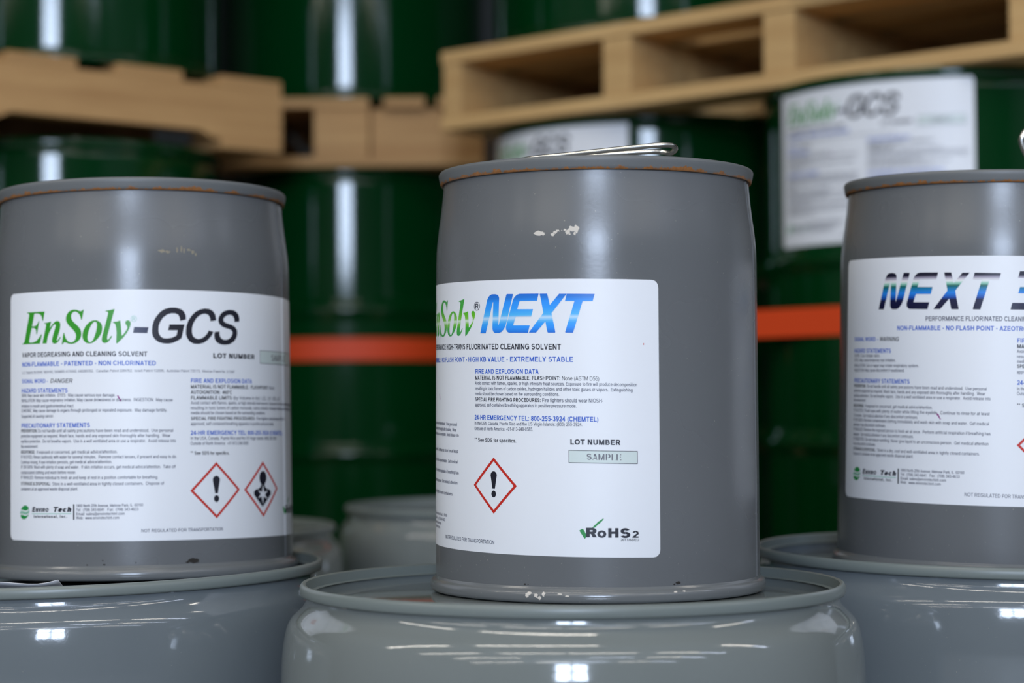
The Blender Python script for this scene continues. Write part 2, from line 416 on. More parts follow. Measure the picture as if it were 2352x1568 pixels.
class Ink:
    """flat print, laid out in millimetres along and up the can; one layer per ink"""
    def __init__(s): s.layers = {}
    def add(s, key, polys): s.layers.setdefault(key, []).extend(polys)
    def text(s, key, txt, s0, h0, s1, h1, cap, w=.2, ink='black', shear=0.0, track=0.0):
        """txt may be a list of (string, weight, ink, shear); fitted between (s0,h0) and (s1,h1)"""
        segs = txt if isinstance(txt, list) else [(txt, w, ink, shear)]
        x = 0; out = []
        for st, ww, ik, sh in segs:
            for c in st:
                a, pl = glyph(c, ww)
                out.append((ik, [[(x + px + sh * py, py) for px, py in p] for p in pl]))
                x += a + track
        tot = max(x - track, 0.01)
        kx = (s1 - s0) / tot; sl = (h1 - h0) / (s1 - s0)
        for ik, pl in out:
            s.add((key, ik), [[(s0 + px * kx, h0 + px * kx * sl + py * cap) for px, py in p] for p in pl])
    def shape(s, key, ink, outline, holes=()):
        pts = [list(outline)] + [list(h) for h in holes]
        flat = [p for l in pts for p in l]
        tris = tessellate_polygon([[Vector((a, b, 0)) for a, b in l] for l in pts])
        s.add((key, ink), [[flat[i] for i in t] for t in tris])
    def glyphbox(s, key, ink, c, s0, s1, h0, h1, w):
        a, pl = glyph(c, w)
        xs = [p[0] for q in pl for p in q]; ys = [p[1] for q in pl for p in q]
        fx = (s1 - s0) / (max(xs) - min(xs)); fy = (h1 - h0) / (max(ys) - min(ys))
        s.add((key, ink), [[(s0 + (x - min(xs)) * fx, h0 + (y - min(ys)) * fy) for x, y in q] for q in pl])

def slice_poly(p, step):
    """cut a convex polygon at multiples of step along s so that it can follow the curve"""
    xs = [q[0] for q in p]; lo, hi = min(xs), max(xs)
    if hi - lo <= step * 1.3: return [p]
    out = []; k = math.floor(lo / step)
    while k * step < hi:
        a, b = k * step, (k + 1) * step
        poly = p
        for lim, sg in ((a, 1), (b, -1)):
            q = []
            for i in range(len(poly)):
                u, v = poly[i], poly[(i + 1) % len(poly)]
                iu, iv = sg * (u[0] - lim) >= 0, sg * (v[0] - lim) >= 0
                if iu: q.append(u)
                if iu != iv:
                    tt = (lim - u[0]) / (v[0] - u[0]); q.append((lim, u[1] + tt * (v[1] - u[1])))
            poly = q
            if len(poly) < 3: break
        if len(poly) >= 3: out.append(poly)
        k += 1
    return out
def emit(ink, mapper, parent, step=3.0, off=0.00022, scale=1.0, only=None):
    names = {}
    for (key, ik), polys in ink.layers.items(): names.setdefault(key, []).append((ik, polys))
    res = {}
    for n_, (key, lst) in enumerate(names.items()):
        if only and key not in only: continue
        vs, fs, mi, mats = [], [], [], []
        for li, (ik, polys) in enumerate(lst):
            mats.append(M[ik])
            for p in polys:
                for q in slice_poly(p, step):
                    ar = sum(q[i][0] * q[(i + 1) % len(q)][1] - q[(i + 1) % len(q)][0] * q[i][1] for i in range(len(q)))
                    if ar < 0: q = q[::-1]
                    b = len(vs)
                    vs += [mapper(x, y, off + li * 0.00003) for x, y in q]
                    fs.append(tuple(range(b, b + len(q)))); mi.append(li)
        me = bpy.data.meshes.new(key); me.from_pydata(vs, [], fs)
        for m_ in mats: me.materials.append(m_)
        me.polygons.foreach_set('material_index', mi)
        me.polygons.foreach_set('use_smooth', [True] * len(me.polygons))
        o = bpy.data.objects.new(key, me); COL.objects.link(o); o.parent = parent
        res[key] = o
    return res

# ------------------------------------------------------------------ outlines of the printed marks (tenths of a millimetre on the label)
SH = {
'E': [(-1007,2188),(-992,2192),(-981,2200),(-973,2215),(-914,2424),(-908,2445),(-911,2459),(-923,2467),(-939,2472),(-940,2476),(-707,2472),(-725,2389),(-736,2389),(-742,2421),(-752,2439),(-770,2453),(-798,2459),(-832,2460),(-839,2453),(-868,2343),(-842,2343),(-816,2348),(-802,2359),(-789,2374),(-782,2387),(-773,2386),(-804,2267),(-811,2267),(-813,2295),(-820,2314),(-835,2325),(-857,2328),(-872,2328),(-909,2210),(-907,2198),(-888,2193),(-850,2195),(-817,2204),(-785,2227),(-764,2247),(-750,2264),(-740,2264),(-766,2178),(-1007,2182)],
'n': [(-714,2367),(-679,2369),(-632,2377),(-650,2314),(-634,2334),(-612,2356),(-590,2373),(-568,2380),(-550,2377),(-535,2365),(-529,2347),(-531,2322),(-538,2291),(-568,2208),(-569,2199),(-562,2199),(-551,2210),(-534,2232),(-524,2228),(-542,2201),(-563,2180),(-582,2172),(-600,2171),(-614,2178),(-622,2192),(-622,2210),(-614,2241),(-584,2324),(-579,2339),(-584,2348),(-596,2349),(-612,2338),(-634,2308),(-654,2275),(-670,2240),(-685,2177),(-735,2178),(-692,2336),(-691,2349),(-696,2357),(-707,2360)],
's': [(-289,2473),(-308,2383),(-316,2383),(-323,2411),(-333,2432),(-350,2449),(-369,2458),(-389,2457),(-406,2445),(-415,2430),(-417,2412),(-412,2391),(-401,2373),(-373,2347),(-345,2323),(-326,2299),(-316,2274),(-314,2245),(-320,2220),(-333,2198),(-354,2180),(-382,2167),(-416,2162),(-445,2167),(-474,2179),(-488,2181),(-497,2175),(-505,2162),(-514,2163),(-497,2267),(-488,2266),(-479,2233),(-468,2210),(-450,2189),(-427,2178),(-405,2178),(-385,2189),(-372,2206),(-366,2232),(-369,2252),(-382,2276),(-407,2302),(-441,2334),(-461,2360),(-470,2386),(-469,2411),(-458,2439),(-440,2459),(-414,2473),(-386,2477),(-358,2474),(-333,2463),(-317,2460),(-304,2466),(-296,2474)],
'o': [(-304,2230),(-302,2255),(-294,2283),(-278,2313),(-256,2341),(-229,2361),(-200,2373),(-171,2374),(-145,2363),(-125,2345),(-115,2319),(-114,2291),(-119,2263),(-132,2236),(-153,2208),(-180,2183),(-209,2166),(-236,2162),(-262,2166),(-284,2181),(-299,2204)],
'oi': [(-254,2211),(-253,2234),(-246,2266),(-235,2297),(-221,2324),(-205,2347),(-189,2359),(-176,2359),(-167,2351),(-163,2330),(-165,2303),(-173,2265),(-185,2229),(-198,2199),(-214,2179),(-230,2173),(-243,2180),(-251,2193)],
'l': [(-83,2457),(-74,2460),(-38,2464),(1,2473),(-67,2227),(-69,2206),(-67,2192),(-58,2193),(-48,2205),(-32,2227),(-22,2223),(-40,2196),(-58,2174),(-76,2165),(-94,2162),(-110,2169),(-117,2182),(-119,2197),(-114,2225),(-60,2425),(-58,2438),(-62,2447),(-68,2451),(-81,2450)],
'v': [(-14,2355),(19,2357),(52,2367),(57,2331),(64,2227),(74,2234),(97,2262),(112,2287),(116,2305),(111,2317),(101,2331),(98,2343),(100,2356),(110,2366),(123,2369),(135,2363),(144,2351),(146,2333),(142,2315),(130,2285),(109,2249),(84,2216),(54,2186),(26,2159),(17,2158),(14,2164),(16,2205),(18,2256),(14,2301),(9,2327),(2,2340),(-12,2345)],
'dash': [(177,2305),(306,2302),(295,2249),(167,2252)],
'G': [(337,2275),(341,2315),(353,2360),(380,2405),(416,2446),(457,2471),(506,2483),(555,2483),(601,2472),(632,2450),(649,2415),(651,2376),(597,2362),(592,2394),(578,2419),(551,2431),(514,2431),(477,2420),(440,2393),(414,2356),(399,2315),(396,2274),(401,2242),(417,2215),(443,2201),(479,2199),(520,2207),(560,2225),(572,2275),(484,2275),(497,2328),(637,2329),(607,2202),(574,2181),(528,2160),(487,2152),(443,2154),(398,2166),(366,2189),(346,2217),(338,2246)],
'C': [(650,2268),(654,2313),(672,2362),(702,2408),(741,2446),(785,2469),(834,2481),(879,2478),(920,2458),(943,2426),(952,2374),(893,2363),(889,2395),(873,2420),(846,2432),(811,2429),(775,2411),(745,2380),(720,2338),(707,2293),(707,2256),(717,2223),(739,2203),(769,2195),(800,2202),(831,2221),(856,2246),(873,2277),(922,2266),(899,2226),(862,2189),(822,2163),(773,2150),(725,2152),(687,2170),(662,2202),(650,2235)],
'S': [(1213,2370),(1157,2364),(1152,2399),(1134,2424),(1098,2431),(1063,2421),(1036,2400),(1028,2379),(1038,2362),(1062,2351),(1123,2336),(1164,2316),(1185,2288),(1187,2251),(1174,2213),(1142,2178),(1095,2154),(1045,2147),(997,2150),(954,2170),(933,2202),(929,2235),(936,2266),(986,2270),(986,2237),(1002,2208),(1031,2194),(1066,2195),(1101,2210),(1124,2236),(1132,2261),(1125,2282),(1102,2294),(1057,2303),(1013,2318),(987,2340),(975,2369),(980,2402),(1005,2440),(1044,2464),(1094,2476),(1145,2474),(1182,2459),(1206,2431),(1216,2398)],
'NN': [(-1137,2235),(-1053,2515),(-1040,2535),(-1025,2550),(-1001,2558),(-967,2558),(-944,2553),(-930,2542),(-923,2525),(-926,2467),(-932,2300),(-928,2300),(-848,2551),(-843,2555),(-782,2553),(-853,2303),(-866,2276),(-882,2256),(-901,2239),(-923,2232),(-969,2233),(-984,2241),(-995,2264),(-995,2289),(-986,2492),(-991,2492),(-1061,2265),(-1072,2233)],
'EE': [(-545,2550),(-561,2491),(-715,2493),(-723,2488),(-742,2425),(-596,2422),(-613,2361),(-754,2363),(-761,2357),(-782,2291),(-626,2288),(-643,2227),(-823,2231),(-838,2238),(-852,2257),(-854,2280),(-783,2503),(-768,2528),(-747,2545),(-721,2553)],
'XX': [(-536,2549),(-470,2548),(-448,2453),(-368,2545),(-304,2544),(-433,2386),(-401,2231),(-403,2224),(-464,2225),(-469,2231),(-487,2318),(-564,2234),(-571,2227),(-635,2228),(-506,2387),(-504,2393)],
'TT': [(-304,2544),(-72,2540),(-89,2482),(-169,2482),(-174,2475),(-250,2228),(-254,2222),(-315,2223),(-318,2229),(-239,2484),(-319,2485)],
'neck': [(1484,860),(1477,821),(1439,798),(1397,793),(1376,768),(1382,741),(1499,628),(1603,715),(1641,745),(1634,777),(1605,792),(1576,795),(1539,819),(1536,859)],
'head': [(1568,901),(1564,879),(1553,860),(1538,846),(1519,838),(1500,839),(1482,847),(1468,862),(1459,881),(1456,903),(1460,926),(1469,945),(1484,959),(1502,966),(1521,966),(1540,958),(1555,943),(1565,924)],
'star': [(1508,839),(1492,769),(1433,784),(1476,750),(1432,712),(1488,726),(1505,651),(1517,725),(1582,700),(1541,740),(1587,782),(1528,764)],
'tickA': [(-208,598),(-185,612),(-174,607),(-151,568),(-152,541),(-165,530)],
'tickB': [(-103,621),(-76,648),(-52,671),(-27,688),(-12,698),(-7,694),(-15,682),(-32,665),(-57,644),(-81,621)],
}
SH = {k: [(a / 10, b / 10) for a, b in v] for k, v in SH.items()}
def tf(pts, kx=1, ky=1, dx=0, dy=0, ox=0, oy=0): return [((x - ox) * kx + ox + dx, (y - oy) * ky + oy + dy) for x, y in pts]
def ensolv(I, ink, f):
    for g in ('E', 'n', 's', 'l', 'v'): I.shape('wordmark', ink, f(SH[g]))
    I.shape('wordmark', ink, f(SH['o']), [f(SH['oi'])])
def diamond(I, cx, cy, r, w=3.1, ink='red'):
    d = lambda q: [(cx - q, cy), (cx, cy + q), (cx + q, cy), (cx, cy - q)]
    I.shape('hazard_diamond', ink, d(r), [d(r - w)])
def exclaim(I, cx, cy, r):
    k = r / 23.5
    top = [(cx + 3.4 * k * cos(a), cy + (8.6 + 3.4 * sin(a)) * k) for a in [pi * i / 8 for i in range(9)]]
    I.shape('hazard_symbol', 'black', top + [(cx - 1.3 * k, cy - 2.6 * k), (cx + 1.3 * k, cy - 2.6 * k)])
    I.add(('hazard_symbol', 'black'), El(cx, cy - 7.0 * k, 2.5 * k, 2.9 * k, 16))
def lotbox(I, s0, s1, h0, h1, sl=0.0):
    q = lambda a, b: (a, b + (a - s0) * sl)
    I.shape('lot_box', 'lot', [q(s0, h0), q(s1, h0), q(s1, h1), q(s0, h1)])
    e = 0.45
    for a, b, c, d in ((s0, s1, h0, h0 + e), (s0, s1, h1 - e, h1), (s0, s0 + e, h0, h1), (s1 - e, s1, h0, h1)):
        I.shape('lot_box', 'black', [q(a, c), q(b, c), q(b, d), q(a, d)])
def company(I, dx, dy, sl=0.0):
    """globe, name, rule and address block; drawn for the left can and shifted"""
    f = lambda x, y: (x + dx, y + dy + (x + 104) * sl)
    cx, cy = -97.5, 62.6
    n = 24; el = [(cx + 6.6 * cos(2 * pi * i / n) + 1.2 * sin(2 * pi * i / n), cy + 6.4 * sin(2 * pi * i / n)) for i in range(n)]
    I.shape('company_logo', 'leafdark', [f(*p) for p in el])
    for k, (y, ink) in enumerate(((1.6, 'paper'), (-0.1, 'wave'), (-1.9, 'paper'))):
        top = [(cx - 6.9 + 13.8 * i / 10, cy + y + 0.9 * sin(i / 10 * 2 * pi + .6) + .5 + (i - 5) * .17) for i in range(11)]
        bot = [(a, b - 1.2) for a, b in top]
        I.shape('company_logo', ink, [f(*p) for p in top + bot[::-1]])
    for s0, s1, st, cap in ((-87.3, -83.0, 'E', 4.6), (-82.7, -66.6, 'NVIRO', 3.5), (-62.0, -42.0, 'Tech', 4.6)):
        I.text('company_logo', st, *f(s0, 63.0), *f(s1, 63.0), cap, .27, 'black', .2)
    I.shape('company_logo', 'wave', [f(-87.3, 61.0), f(-42, 61.0), f(-42, 61.7), f(-87.3, 61.7)])
    I.text('company_logo', 'International, Inc.', *f(-84.8, 57.6), *f(-46.2, 57.6), 2.5, .22, 'black', 0, .12)
    I.shape('company_logo', 'black', [f(-40.1, 55.8), f(-38.8, 55.8), f(-38.8, 69.8), f(-40.1, 69.8)])
    for s1, h, st in ((24.7, 67.3, '1800 North 25th Avenue, Melrose Park, IL  60160'), (20.6, 63.5, 'Tel:  (708) 343-6641   Fax:  (708) 343-4633'), (8.4, 59.8, 'Email: sales@envirotechint.com'), (3.5, 56.2, 'Web:  www.envirotechint.com')):
        I.text('body_text', st, *f(-37.2, h), *f(s1, h - .2), 2.5, .15, 'navy')
def rohs(I, dx, dy):
    f = lambda pts: [(x + dx, y + dy) for x, y in pts]
    I.shape('compliance_mark', 'leafdark', f(SH['tickA'])); I.shape('compliance_mark', 'leafdark', f(SH['tickB']))
    for c, a, b, h0, h1, w in (('R', -15.2, -6.5, 54.4, 62.1, .29), ('o', -6.1, 1.3, 53.9, 59.9, .22), ('H', 2.8, 11.3, 54.0, 61.7, .27), ('S', 12.9, 21.0, 53.6, 61.6, .26), ('2', 22.8, 28.4, 53.7, 59.3, .22)):
        I.glyphbox('compliance_mark', 'black', c, a + dx, b + dx, h0 + dy, h1 + dy, w)
    I.text('compliance_mark', '2011/65/EU', 12.9 + dx, 51.2 + dy, 28.4 + dx, 50.9 + dy, 1.9, .17, 'black')
def regmark(I, cx, cy, rx, ry, ink='black'):
    I.add(('wordmark', ink), Ar(cx, cy, rx, ry, 0, 360, rx * .13, rx * .13, 12))
    k = .50
    I.glyphbox('wordmark', ink, 'R', cx - rx * k, cx + rx * .52, cy - ry * .58, cy + ry * .58, .17)
B_, R_ = .21, .14
FIRE = 'Avoid contact with flames, sparks, or high intensity heat sources. Exposure to fire will produce decomposition'

def label_left():
    I = Ink()
    ident = lambda p: p
    ensolv(I, 'leaf', ident)
    regmark(I, 17.4, 238.1, 2.75, 2.9, 'wave')
    I.shape('wordmark', 'navy', SH['dash'])
    for g in 'GCS': I.shape('wordmark', 'black', SH[g])
    I.text('body_text', 'VAPOR DEGREASING AND CLEANING SOLVENT', -101.1, 206.0, 29.5, 203.6, 4.4, .21, 'black')
    I.text('heading_text', 'NON-FLAMMABLE \u2022 PATENTED \u2022 NON CHLORINATED', -101.2, 197.3, 37.3, 195.3, 4.1, .2, 'blue')
    I.text('body_text', 'LOT NUMBER', 91.3, 202.2, 141.2, 202.1, 4.5, .25, 'black')
    lotbox(I, 149.0, 222.3, 198.3, 210.8)
    I.text('lot_text', 'SAMPLE', 168, 201.4, 200, 201.6, 6.0, .2, 'grey')
    I.text('body_text', 'U.S. Patents 5616549, 5824162, 5938859, 6176942, 6402857B2,   Canadian Patent 2284762,  Israeli Patent 132006,  Australian Patent 735173,  Mexican Patent No. 213587', -101.2, 190.7, 115.1, 188.6, 2.2, .12, 'navy')
    I.text('heading_text', 'SIGNAL WORD -', -101.7, 182.1, -67, 181.3, 3.7, .19, 'blue')
    I.text('body_text', 'DANGER', -64.5, 181.3, -40.5, 180.6, 3.9, .16, 'black', .2)
    I.text('heading_text', 'HAZARD STATEMENTS', -102.1, 173.2, -45.2, 171.9, 3.9, .2, 'blue')
    def ln(txt, s0, h0, s1, h1, bold='', cap=2.9):
        I.text('body_text', [(bold, B_, 'black', 0), (txt, R_, 'navy', 0)] if bold else txt, s0, h0 + .6, s1, h1 + .6, cap, R_, 'navy')
    ln('SKIN: May cause skin irritation.  EYES:  May cause serious eye damage.', -102.1, 168.7, .6, 166.6)
    ln('INHALATION: May cause respiratory irritation. May cause drowsiness or dizziness.  INGESTION:  May cause', -102.2, 163.9, 52.2, 161.6)
    ln('irritation in mouth and gastrointestinal tract.', -102.2, 158.9, -38.6, 157.6)
    ln('CHRONIC: May cause damage to organs through prolonged or repeated exposure.  May damage fertility.', -102.2, 154.5, 47.2, 152.2)
    ln('Suspected of causing cancer.', -102.3, 149.3, -60.2, 148.8)
    I.text('heading_text', 'PRECAUTIONARY STATEMENTS', -102.3, 140.7, -23.2, 139.7, 4.0, .2, 'blue')
    ln(' Do not handle until all safety precautions have been read and understood.  Use personal', -102.9, 135.8, 52.4, 133.6, 'PREVENTION:')
    ln('protective equipment as required. Wash face, hands and any exposed skin thoroughly after handling.  Wear', -103, 131.1, 49.8, 129.0)
    ln('eye/face protection.  Do not breathe vapors.  Use in a well ventilated area or use a respirator.  Avoid release into', -103, 126.3, 54.8, 124.2)
    ln('the environment.', -103, 121.4, -78.9, 121.2)
    ln('  If exposed or concerned, get medical advice/attention.', -103.1, 116.2, 2.3, 115.0, 'RESPONSE:')
    ln('IF IN EYES: Rinse cautiously with water for several minutes.  Remove contact lenses, if present and easy to do.', -103.1, 111.7, 55.6, 109.7)
    ln('Continue rinsing. If eye irritation persists, get medical advice/attention.', -103.1, 106.9, -2.7, 106.0)
    ln('IF ON SKIN: Wash with plenty of soap and water.  If skin irritation occurs, get medical advice/attention.  Take off', -103.1, 102.5, 54.3, 100.6)
    ln('contaminated clothing and wash before reuse.', -103.2, 97.4, -37, 97.0)
    ln('IF INHALED: Remove individual to fresh air and keep at rest in a position comfortable for breathing.', -103.2, 92.8, 38.5, 91.3)
    ln('  Store in a well-ventilated area in tightly closed containers.  Dispose of', -103.2, 87.1, 43.5, 85.6, 'STORAGE & DISPOSAL:')
    ln('containers at an approved waste disposal plant.', -103.3, 82.1, -35, 81.8)
    company(I, 0, 0)
    I.text('body_text', 'NOT REGULATED FOR TRANSPORTATION', 22.8, 43.5, 100.1, 42.7, 2.9, .15, 'navy')
    diamond(I, 93.6, 80.0, 26.0); exclaim(I, 93.6, 80.0, 26.0)
    diamond(I, 151.0, 79.5, 26.2)
    I.shape('health_symbol', 'black', SH['neck']); I.shape('health_symbol', 'black', SH['head']); I.shape('health_symbol', 'paper', SH['star'])
    rohs(I, 210.3, 1.0)
    I.text('heading_text', 'FIRE AND EXPLOSION DATA', 68.9, 179.3, 136.9, 179.2, 3.9, .2, 'blue')
    I.text('body_text', [('MATERIAL IS NOT FLAMMABLE.  FLASHPOINT:', .2, 'black', 0), (' None', .13, 'navy', 0)], 68.9, 174, 173.5, 174, 3.3)
    I.text('body_text', 'AUTOIGNITION:  460\u00b0C', 68.9, 169, 111.9, 168.9, 3.3, .2, 'black')
    I.text('body_text', [('FLAMMABLE LIMITS', .2, 'black', 0), (' (by Volume in Air): LEL 3.8% UEL 6.8%', .13, 'navy', 0)], 68.8, 163.8, 186.6, 163.8, 3.2)
    ln(FIRE, 68.8, 158.8, 225.2, 158.6)
    ln('resulting in toxic fumes of carbon monoxide, carbon dioxide, hydrogen halides and other toxic gases.', 68.7, 154.1, 224.7, 154.1)
    ln('media should be chosen based on the surrounding conditions.', 68.7, 149.5, 156.3, 149.4)
    ln('  Fire fighters should wear NIOSH-', 68.7, 144.3, 197, 144.1, 'SPECIAL FIRE FIGHTING PROCEDURES:')
    ln('approved, self contained breathing apparatus in positive pressure mode.', 68.6, 139.6, 171.4, 139.2)
    I.text('heading_text', '24-HR EMERGENCY TEL: 800-255-3924 (CHEMTEL)', 68.3, 131.2, 190.8, 130.5, 3.9, .2, 'blue')
    ln('In the USA, Canada, Puerto Rico and the US Virgin Islands: (800) 255-3924.', 68.3, 126.2, 177.1, 125.4)
    ln('Outside of North America:  +01-813-248-0585.', 68.2, 121.5, 132, 121)
    I.text('body_text', '** See SDS for specifics.', 68.1, 113.1, 108, 112.6, 3.1, .2, 'black')
    I.shape('pen_mark', 'pen', [(1.6, 168.4), (3.2, 168.0), (4.6, 165.4), (6.2, 163.0), (5.2, 162.6), (3.4, 165.0)])
    return I

def label_centre():
    I = Ink()
    kx = 1.03
    f = lambda pts: [((x - 13.4) * kx - 121.5, (y - 217.2) * 1.012 + 222.9 + (x - 13.4) * -.006) for x, y in pts]
    ensolv(I, 'greenband', f)
    regmark(I, -117.9, 246.5, 3.75, 3.7)
    for g in ('NN', 'EE', 'XX', 'TT'): I.shape('wordmark', 'nextblue', SH[g])
    I.text('body_text', 'PERFORMANCE HIGH-TRANS FLUORINATED CLEANING SOLVENT', -213, 211.8, -35.3, 208.3, 4.7, .2, 'black')
    I.text('heading_text', 'NON-FLAMMABLE \u2022 NO FLASH POINT \u2022 HIGH KB VALUE \u2022 EXTREMELY STABLE', -234, 201.1, -25.0, 198.2, 4.1, .19, 'blue')
    I.text('heading_text', 'FIRE AND EXPLOSION DATA', -120.1, 189.4, -54.6, 188.6, 3.9, .2, 'blue')
    I.text('body_text', [('MATERIAL IS NOT FLAMMABLE. FLASHPOINT:', .2, 'black', 0), (' None (ASTM D56)', .13, 'black', 0)], -120.1, 184.4, -3.6, 182.6, 3.4)
    def ln(txt, s0, h0, s1, h1, bold='', cap=2.85):
        I.text('body_text', [(bold, B_, 'black', 0), (txt, R_, 'navy', 0)] if bold else txt, s0, h0, s1, h1, cap, R_, 'navy')
    ln(FIRE, -120.2, 180.2, 27.7, 177.8)
    ln('resulting in toxic fumes of carbon oxides, hydrogen halides and other toxic gases or vapors.  Extinguishing', -120.3, 175.7, 23.8, 173.5)
    ln('media should be chosen based on the surrounding conditions.', -120.3, 171.2, -36.8, 170.2)
    ln(' Fire fighters should wear NIOSH-', -120.3, 166.2, -.5, 164.6, 'SPECIAL FIRE FIGHTING PROCEDURES:', 3.1)
    ln('approved, self-contained breathing apparatus in positive pressure mode.', -120.3, 161.9, -22.5, 160.6)
    I.text('heading_text', '24-HR EMERGENCY TEL: 800-255-3924 (CHEMTEL)', -120.9, 150.7, -4.3, 148.9, 4.0, .2, 'blue')
    ln('In the USA, Canada, Puerto Rico and the US Virgin Islands: (800) 255-3924.', -120.9, 146.3, -17.7, 145.3)
    ln('Outside of North America: +01-813-248-0585.', -121, 141.8, -59.7, 141.3)
    I.text('body_text', '** See SDS for specifics.', -121, 132.2, -75.2, 131.6, 3.2, .19, 'black')
    I.text('body_text', 'LOT NUMBER', -28.3, 130.3, 13.6, 129.7, 4.3, .25, 'black')
    lotbox(I, -29.3, 27.6, 115.2, 125.7, -.019)
    I.text('lot_text', 'SAMPLE', -14.8, 117.7, 14.2, 117.2, 5.0, .2, 'grey')
    diamond(I, -98.4, 95.6, 23.5); exclaim(I, -98.4, 95.6, 23.5)
    rohs(I, 0, 0)
    I.text('body_text', 'NOT REGULATED FOR TRANSPORTATION', -170, 48.0, -97.7, 46.6, 3.2, .14, 'navy')
    L = ('Do not handle until all safety precautions have been read and understood.  Use personal', 'protective equipment as required. Wash face, hands and any exposed skin thoroughly after handling.  Wear', 'eye/face protection.  Do not breathe vapors.  Use in a well ventilated area or use a respirator.  Avoid release into')
    for k, (s1, h1, tx) in enumerate(((-146.8, 145.0, L[0]), (-148.2, 140.3, L[1]), (-143.8, 135.7, L[2]), (-144.8, 122.0, 'Flush eyes with plenty of water while lifting the eyelids.  Continue to rinse for at least'),
            (-145.5, 113.0, 'Remove contaminated clothing immediately and wash skin with soap and water.  Get medical'), (-143.8, 103.8, 'Remove the exposed person to fresh air at once.  Perform artificial respiration if breathing has'),
            (-145.8, 95.1, 'Do not induce vomiting. Never give liquid to an unconscious person.  Get medical attention'), (-153.7, 85.3, 'Store in a dry, cool and well-ventilated area in tightly closed containers.'))):
        ln(tx, -291, h1 + 3.2, s1, h1, cap=2.9)
    for s1, h, st in ((-166.5, 66.6, '1800 North 25th Avenue, Melrose Park, IL  60160'), (-170.9, 62.6, 'Tel:  (708) 343-6641   Fax:  (708) 343-4633'), (-182.4, 59.0, 'Email: sales@envirotechint.com'), (-186.9, 55.4, 'Web:  www.envirotechint.com')):
        ln(st, -228.4, h + 1, s1, h, cap=2.5)
    I.shape('pen_mark', 'pen', [(-189.6, 172.8), (-188.2, 172.6), (-186.4, 167.8), (-187.2, 167.5)])
    I.shape('pen_mark', 'red', [(33.2, 213.4), (33.7, 213.4), (33.6, 211.9), (33.1, 211.9)])
    return I

